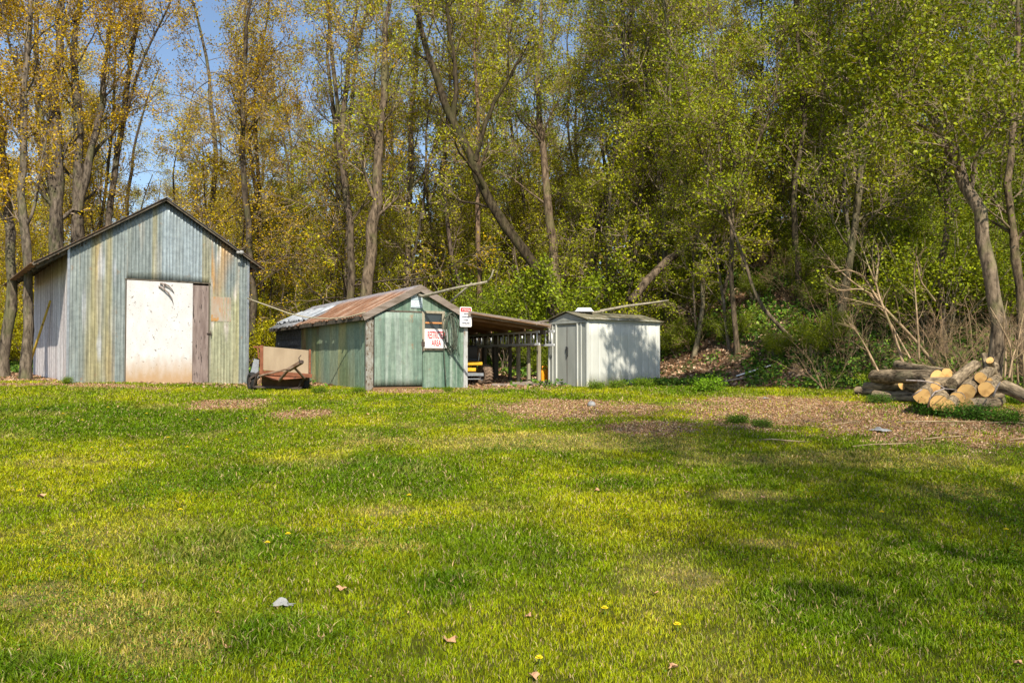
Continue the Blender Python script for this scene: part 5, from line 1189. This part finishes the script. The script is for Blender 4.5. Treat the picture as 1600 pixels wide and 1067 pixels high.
# ------------------------------------------------------------------ leaf litter and wood chips (stuff)
def litter(name, xx, yy, size, cols, label, lift=.012, flat=1.6, seed=0, asp=.32):
    rs = np.random.RandomState(seed); n = len(xx); c = np.stack([xx, yy, G(xx, yy)+lift*rs.uniform(.2, 1.6, n)], -1)
    nn = nrm(rs.normal(size=(n, 3))+np.array([0, 0, flat])); a = nrm(np.cross(nn, rs.normal(size=(n, 3)))); bb = np.cross(nn, a)
    s = (size*rs.uniform(.5, 1.3, n))[:, None] if not np.isscalar(size) else size*rs.uniform(.5, 1.3, (n, 1))
    V = np.stack([c-a*s*.5, c+bb*s*asp+nn*s*.12, c+a*s*.5, c-bb*s*asp+nn*s*.12], 1).reshape(-1, 3)
    pc = np.array(cols)[rs.randint(len(cols), size=n)]*rs.uniform(.6, 1.3, (n, 1))
    me = npmesh(name, V, np.arange(4*n).reshape(-1, 4), cols=np.repeat(pc, 4, 0)); me.materials.append(M['litter']); return tag(link(name, me), label, 'litter', kind='stuff')
rs = np.random.RandomState(2); n = 420000
y = 9+rs.uniform(0,1,n)**.9*11.5; x = rs.uniform(-1,1,n)*(.66*y+1); ba, dr_, lu, wd = cover(x, y)
k = (rs.uniform(0,1,n) < ba**1.5*.75) & ~(inside(x, y, bo, BR, BW, BD)) & ~inside(x, y, go, GR, GW, GL) & ~inside(x, y, wo_, WR, WL, WD)
litter('wood_chips', x[k], y[k], .036, [(.46,.29,.15),(.54,.37,.21),(.33,.20,.10),(.58,.44,.28),(.22,.13,.07),(.50,.27,.14)], 'trodden wood chips and dead leaves on bare ground', seed=3, asp=.28)
n = 170000; y = rs.uniform(19.3, 34, n); x = rs.uniform(-.7, .75, n)*y; ba, dr_, lu, wd = cover(x, y)
k = (rs.uniform(0,1,n) < wd*.8) & ~inside(x, y, bo, BR, BW, BD) & ~inside(x, y, go, GR, GW, GL) & ~inside(x, y, wo_, WR, WL, WD)
litter('leaf_litter', x[k], y[k], .11, [(.44,.25,.14),(.50,.32,.19),(.30,.16,.09),(.22,.13,.07),(.58,.42,.28)], 'brown fallen leaves covering the woodland floor', seed=4, flat=1.2)
n = 260000; y = rs.uniform(18, 34, n); x = rs.uniform(-.7, .75, n)*y; ba, dr_, lu, wd = cover(x, y)
g2 = fbm(x*.9, y*.9, 123, 3); k = (rs.uniform(0,1,n) < wd*ss(.36,.50,g2)) & ~((x < -5.5) & (y < 25)) & ~inside(x, y, go, GR, LU, GL, .6) & ~inside(x, y, wo_, WR, WL, WD, .25) & ~inside(x, y, bo, BR, BW, BD) & ~inside(x, y, go, GR, LU, GL) & ~inside(x, y, wo_, WR, WL, WD)
litter('ground_cover', x[k], y[k], .10, [(.08,.17,.02),(.13,.24,.025),(.20,.28,.03),(.06,.12,.02)], 'low green plants growing over the woodland floor', lift=.12, flat=1.0, seed=5)
n = 260000; rs = np.random.RandomState(12); y = 3.6+rs.uniform(0,1,n)**1.2*13; x = rs.uniform(-1,1,n)*(.66*y+1); ba, dr_, lu, wd = cover(x, y); pt = fbm(x*1.1, y*1.1, 222, 3); pt2 = vnoise(x*5, y*5, 223)
k = (rs.uniform(0,1,n) < (1-ba)*ss(.52,.66,pt*.75+pt2*.25)*.9)
litter('clover', x[k], y[k], .014*(y[k]/6)**.5, [(.06,.13,.006),(.08,.17,.008),(.11,.21,.010)], 'low clover and broad leaf weeds in the lawn', lift=.034, flat=1.8, seed=13, asp=.45)
n = 9000; y = 3.6+rs.uniform(0,1,n)*15; x = rs.uniform(-1,1,n)*(.66*y+1)
k = rs.uniform(0,1,n) < .25+.75*ss(.5,.7,fbm(x*.6, y*.6, 224, 2))
litter('lawn_debris', x[k], y[k], (.017*(y[k]/6)**.5), [(.38,.24,.12),(.42,.30,.16),(.28,.17,.09)], 'small dry leaf crumbs scattered in the lawn', lift=.035, flat=1.0, seed=14)
# sticks lying on the bare strip
rk = random.Random(9)
for k, (px, row, L, az_) in enumerate(((1330,700,1.0,.2),(1400,662,1.3,-.1),(1480,655,1.6,.05),(1290,668,.8,.5),(1540,663,.9,-.3),(1240,650,.7,.9),(1440,690,.8,.3),(1180,690,.7,-.2),(1575,690,.8,.1))):
    x, y = gp(px, row); m = MB(); d = Vector((math.cos(az_), math.sin(az_), 0)); z1_ = gz(x+d.x*L, y+d.y*L)-gz(x, y)
    m.tube([(0,0,0), (d.x*L*.3, d.y*L*.3+.03, .02), (d.x*L*.65, d.y*L*.65-.02, z1_*.6+.01), (d.x*L, d.y*L, z1_)], [.014,.012,.010,.006], 5)
    tag(m.build('stick', M['twig'], None, 0, True, (x, y, gz(x, y)+.02)), below_label('thin bare stick', px, y), 'stick', 'sticks on the wood chips').color = (1.4,1.3,1.1,1)

rs = np.random.RandomState(66); wm_ = [tuft]
for k, (px, row, s_, lb) in enumerate(((930,609,.5,'green weed tuft at the near corner of the white shed'),(965,608,.55,'green weed tuft against the middle of the white shed wall'),(1005,606,.6,'green weed tuft near the right end of the white shed wall'),(500,615,.4,'small weed at the foot of the green shed side wall'),(560,614,.35,'small weed near the green shed front corner post'),(106,600,.4,'small weed at the barn left front corner'),(700,613,.3,'small weed under the hanging hose end'))):
    x, y = gp(px, row); put_shrub(tuft, (x, y, gz(x, y)), px, (s_*1.2, s_*.8, s_), lb, None, (.12,.2,.012), (.8,.9,.5), 'weed', 'plant')
# --- dandelions
dl = [(284,803),(294,703),(205,702),(420,855),(452,843),(145,704),(264,688),(355,692),(944,962),(1056,985),(1568,836),(842,1038),(100,650),(34,773),(386,658),(130,660),(376,680),(640,780),(1375,807),(60,640),(230,650),(170,640),(310,660),(52,690)]
def dmesh():
    st_ = MB(); st_.tube([(0,0,0),(.004,0,.03),(0,.004,.055)], .0025, 5)
    fl = MB(); 
    for k in range(16):
        a = k*2*PI/16
        for (r, z) in ((.020,.058),(.013,.066)):
            fl.add([(0,0,.056),(r*math.cos(a-.16),r*math.sin(a-.16),z),(r*1.1*math.cos(a),r*1.1*math.sin(a),z+.002),(r*math.cos(a+.16),r*math.sin(a+.16),z)], [(0,1,2,3)])
    return st_, fl
a_, b_m = dmesh(); s0 = a_.build('stem', M['stem']); f0 = b_m.build('flower', M['dandelion'])
s_me, f_me = s0.data, f0.data; bpy.data.objects.remove(s0); bpy.data.objects.remove(f0)
for (px, row) in dl:
    x, y = gp(px, row+3); e = empty('dandelion', (x, y, gz(x, y)), px, below_label('yellow dandelion in the lawn', px, y), 'dandelion', 'dandelions in the lawn'); sc_ = .85+ .03*y; e.scale = (sc_,)*3
    for nm, d in (('stem', s_me), ('flower', f_me)):
        o = bpy.data.objects.new(nm, d); COL.objects.link(o); o.parent = e
# --- fallen leaves on the lawn
def fleaf(seed):
    rs = random.Random(seed); n = 15; pts = []
    for k in range(n):
        a = 2*PI*k/n; r = .055*(1 if k % 3 == 0 else .62)*rs.uniform(.85,1.15); pts.append((r*math.cos(a), r*math.sin(a), .012+.016*math.sin(2*a+seed)+rs.uniform(0,.008)))
    m = MB(); m.add([(0,0,.0)]+pts, [(0, 1+k, 1+(k+1) % n) for k in range(n)]); return m
lm_ = simple('dry_leaf', (.50,.25,.13), (.62,.38,.22), sc=30, rough=.9)
lms = []
for i in range(3):
    o = fleaf(i).build('fallen_leaf', lm_); lms.append(o.data); bpy.data.objects.remove(o)
fl_ = [(67,780,1.2,'dry brown leaf on the lawn near the left edge below the barn'),(700,1005,1.5,'large pinkish dry leaf at the bottom centre of the lawn'),(1020,933,.8,None),(535,923,.9,None),(343,962,.6,None),(505,998,.8,None),(932,770,.9,None),(1050,1048,.8,None),(832,1065,.9,None),(574,650,1.0,None),(470,640,1.1,None),(555,640,.9,None),(1070,772,.7,None),(1190,780,.8,None),(30,1025,.7,None),(359,1020,.6,None),(826,968,.7,None),(626,648,.9,None),(313,740,.6,None),(1585,1040,.7,None)]
for i, (px, row, s, lb) in enumerate(fl_):
    x, y = gp(px, row); o = bpy.data.objects.new('fallen_leaf', lms[i % 3]); COL.objects.link(o); o.location = (x, y, gz(x, y)+.025); o.rotation_euler = (rk.uniform(-.3,.3), rk.uniform(-.3,.3), rk.uniform(0,6)); o.scale = (s*.72,)*3
    tag(o, lb or below_label('small dry leaf', px, y), 'leaf', 'fallen leaves on the lawn')
# --- scraps
def scrap(px, row, w_, h_, label, name, mat, seed):
    x, y = gp(px, row); rs = np.random.RandomState(seed); n = 9; m = MB(); vs = []
    for i in range(n):
        for j in range(n):
            u = (i/(n-1)-.5); v = (j/(n-1)-.5); k = 1-.35*float(vnoise(i*.9+seed, j*.9, 3))
            vs.append((u*w_*k, v*w_*.6*k, .015+h_*float(vnoise(i*.6, j*.6, seed))*(1-2*max(abs(u), abs(v))*.8)))
    m.add(vs, [(i*n+j, (i+1)*n+j, (i+1)*n+j+1, i*n+j+1) for i in range(n-1) for j in range(n-1)])
    o = m.build(name, mat, None, 0, False, (x, y, gz(x, y)+.01)); md = o.modifiers.new('s', 'SOLIDIFY'); md.thickness = .002; o.rotation_euler = (0, 0, seed); return tag(o, label, 'scrap')
scrap(445, 952, .15, .075, 'crumpled grey-white paper scrap on the lawn at lower left', 'paper_scrap', M['paper'], 3)
scrap(1374, 676, .34, .08, 'torn clear plastic scrap on the wood chips before the log pile', 'plastic_scrap', M['paper'], 5)
scrap(1195, 624, .22, .04, 'small flat white scrap on the wood chips near the bank', 'paper_scrap', M['paper'], 8)
x, y = gp(924, 635); m = MB(); m.lathe([(-.03,0),(-.028,.05),(0,.085),(.05,.07),(.08,.03),(.085,0)], (0,0,0), 'z', 14); o = m.build('white_rock', M['paper'], None, 0, True, (x, y, gz(x, y)+.02)); tag(o, 'small white rounded rock on bare ground before the white shed', 'rock')
A_ = P(1150, 574, 21.2); B_ = P(1205, 576, 21.0)
for k, (dx, dy, wd_, lb) in enumerate(((0,0,.14,'white weathered board lying on the bank right of the white shed'), (-.4,-.25,.10,'grey board lying in front of the white board on the bank'))):
    x, y = A_.x+dx, A_.y+dy; x2, y2 = B_.x+dx, B_.y+dy; m = MB(); m.beam((0,0,0), (x2-x, y2-y, gz(x2,y2)-gz(x,y)), wd_, .03)
    tag(m.build('board', M['signwhite'] if k == 0 else M['greywoodx'], None, .004, loc=(x, y, gz(x, y)+.06)), lb, 'board')
resolve_labels()
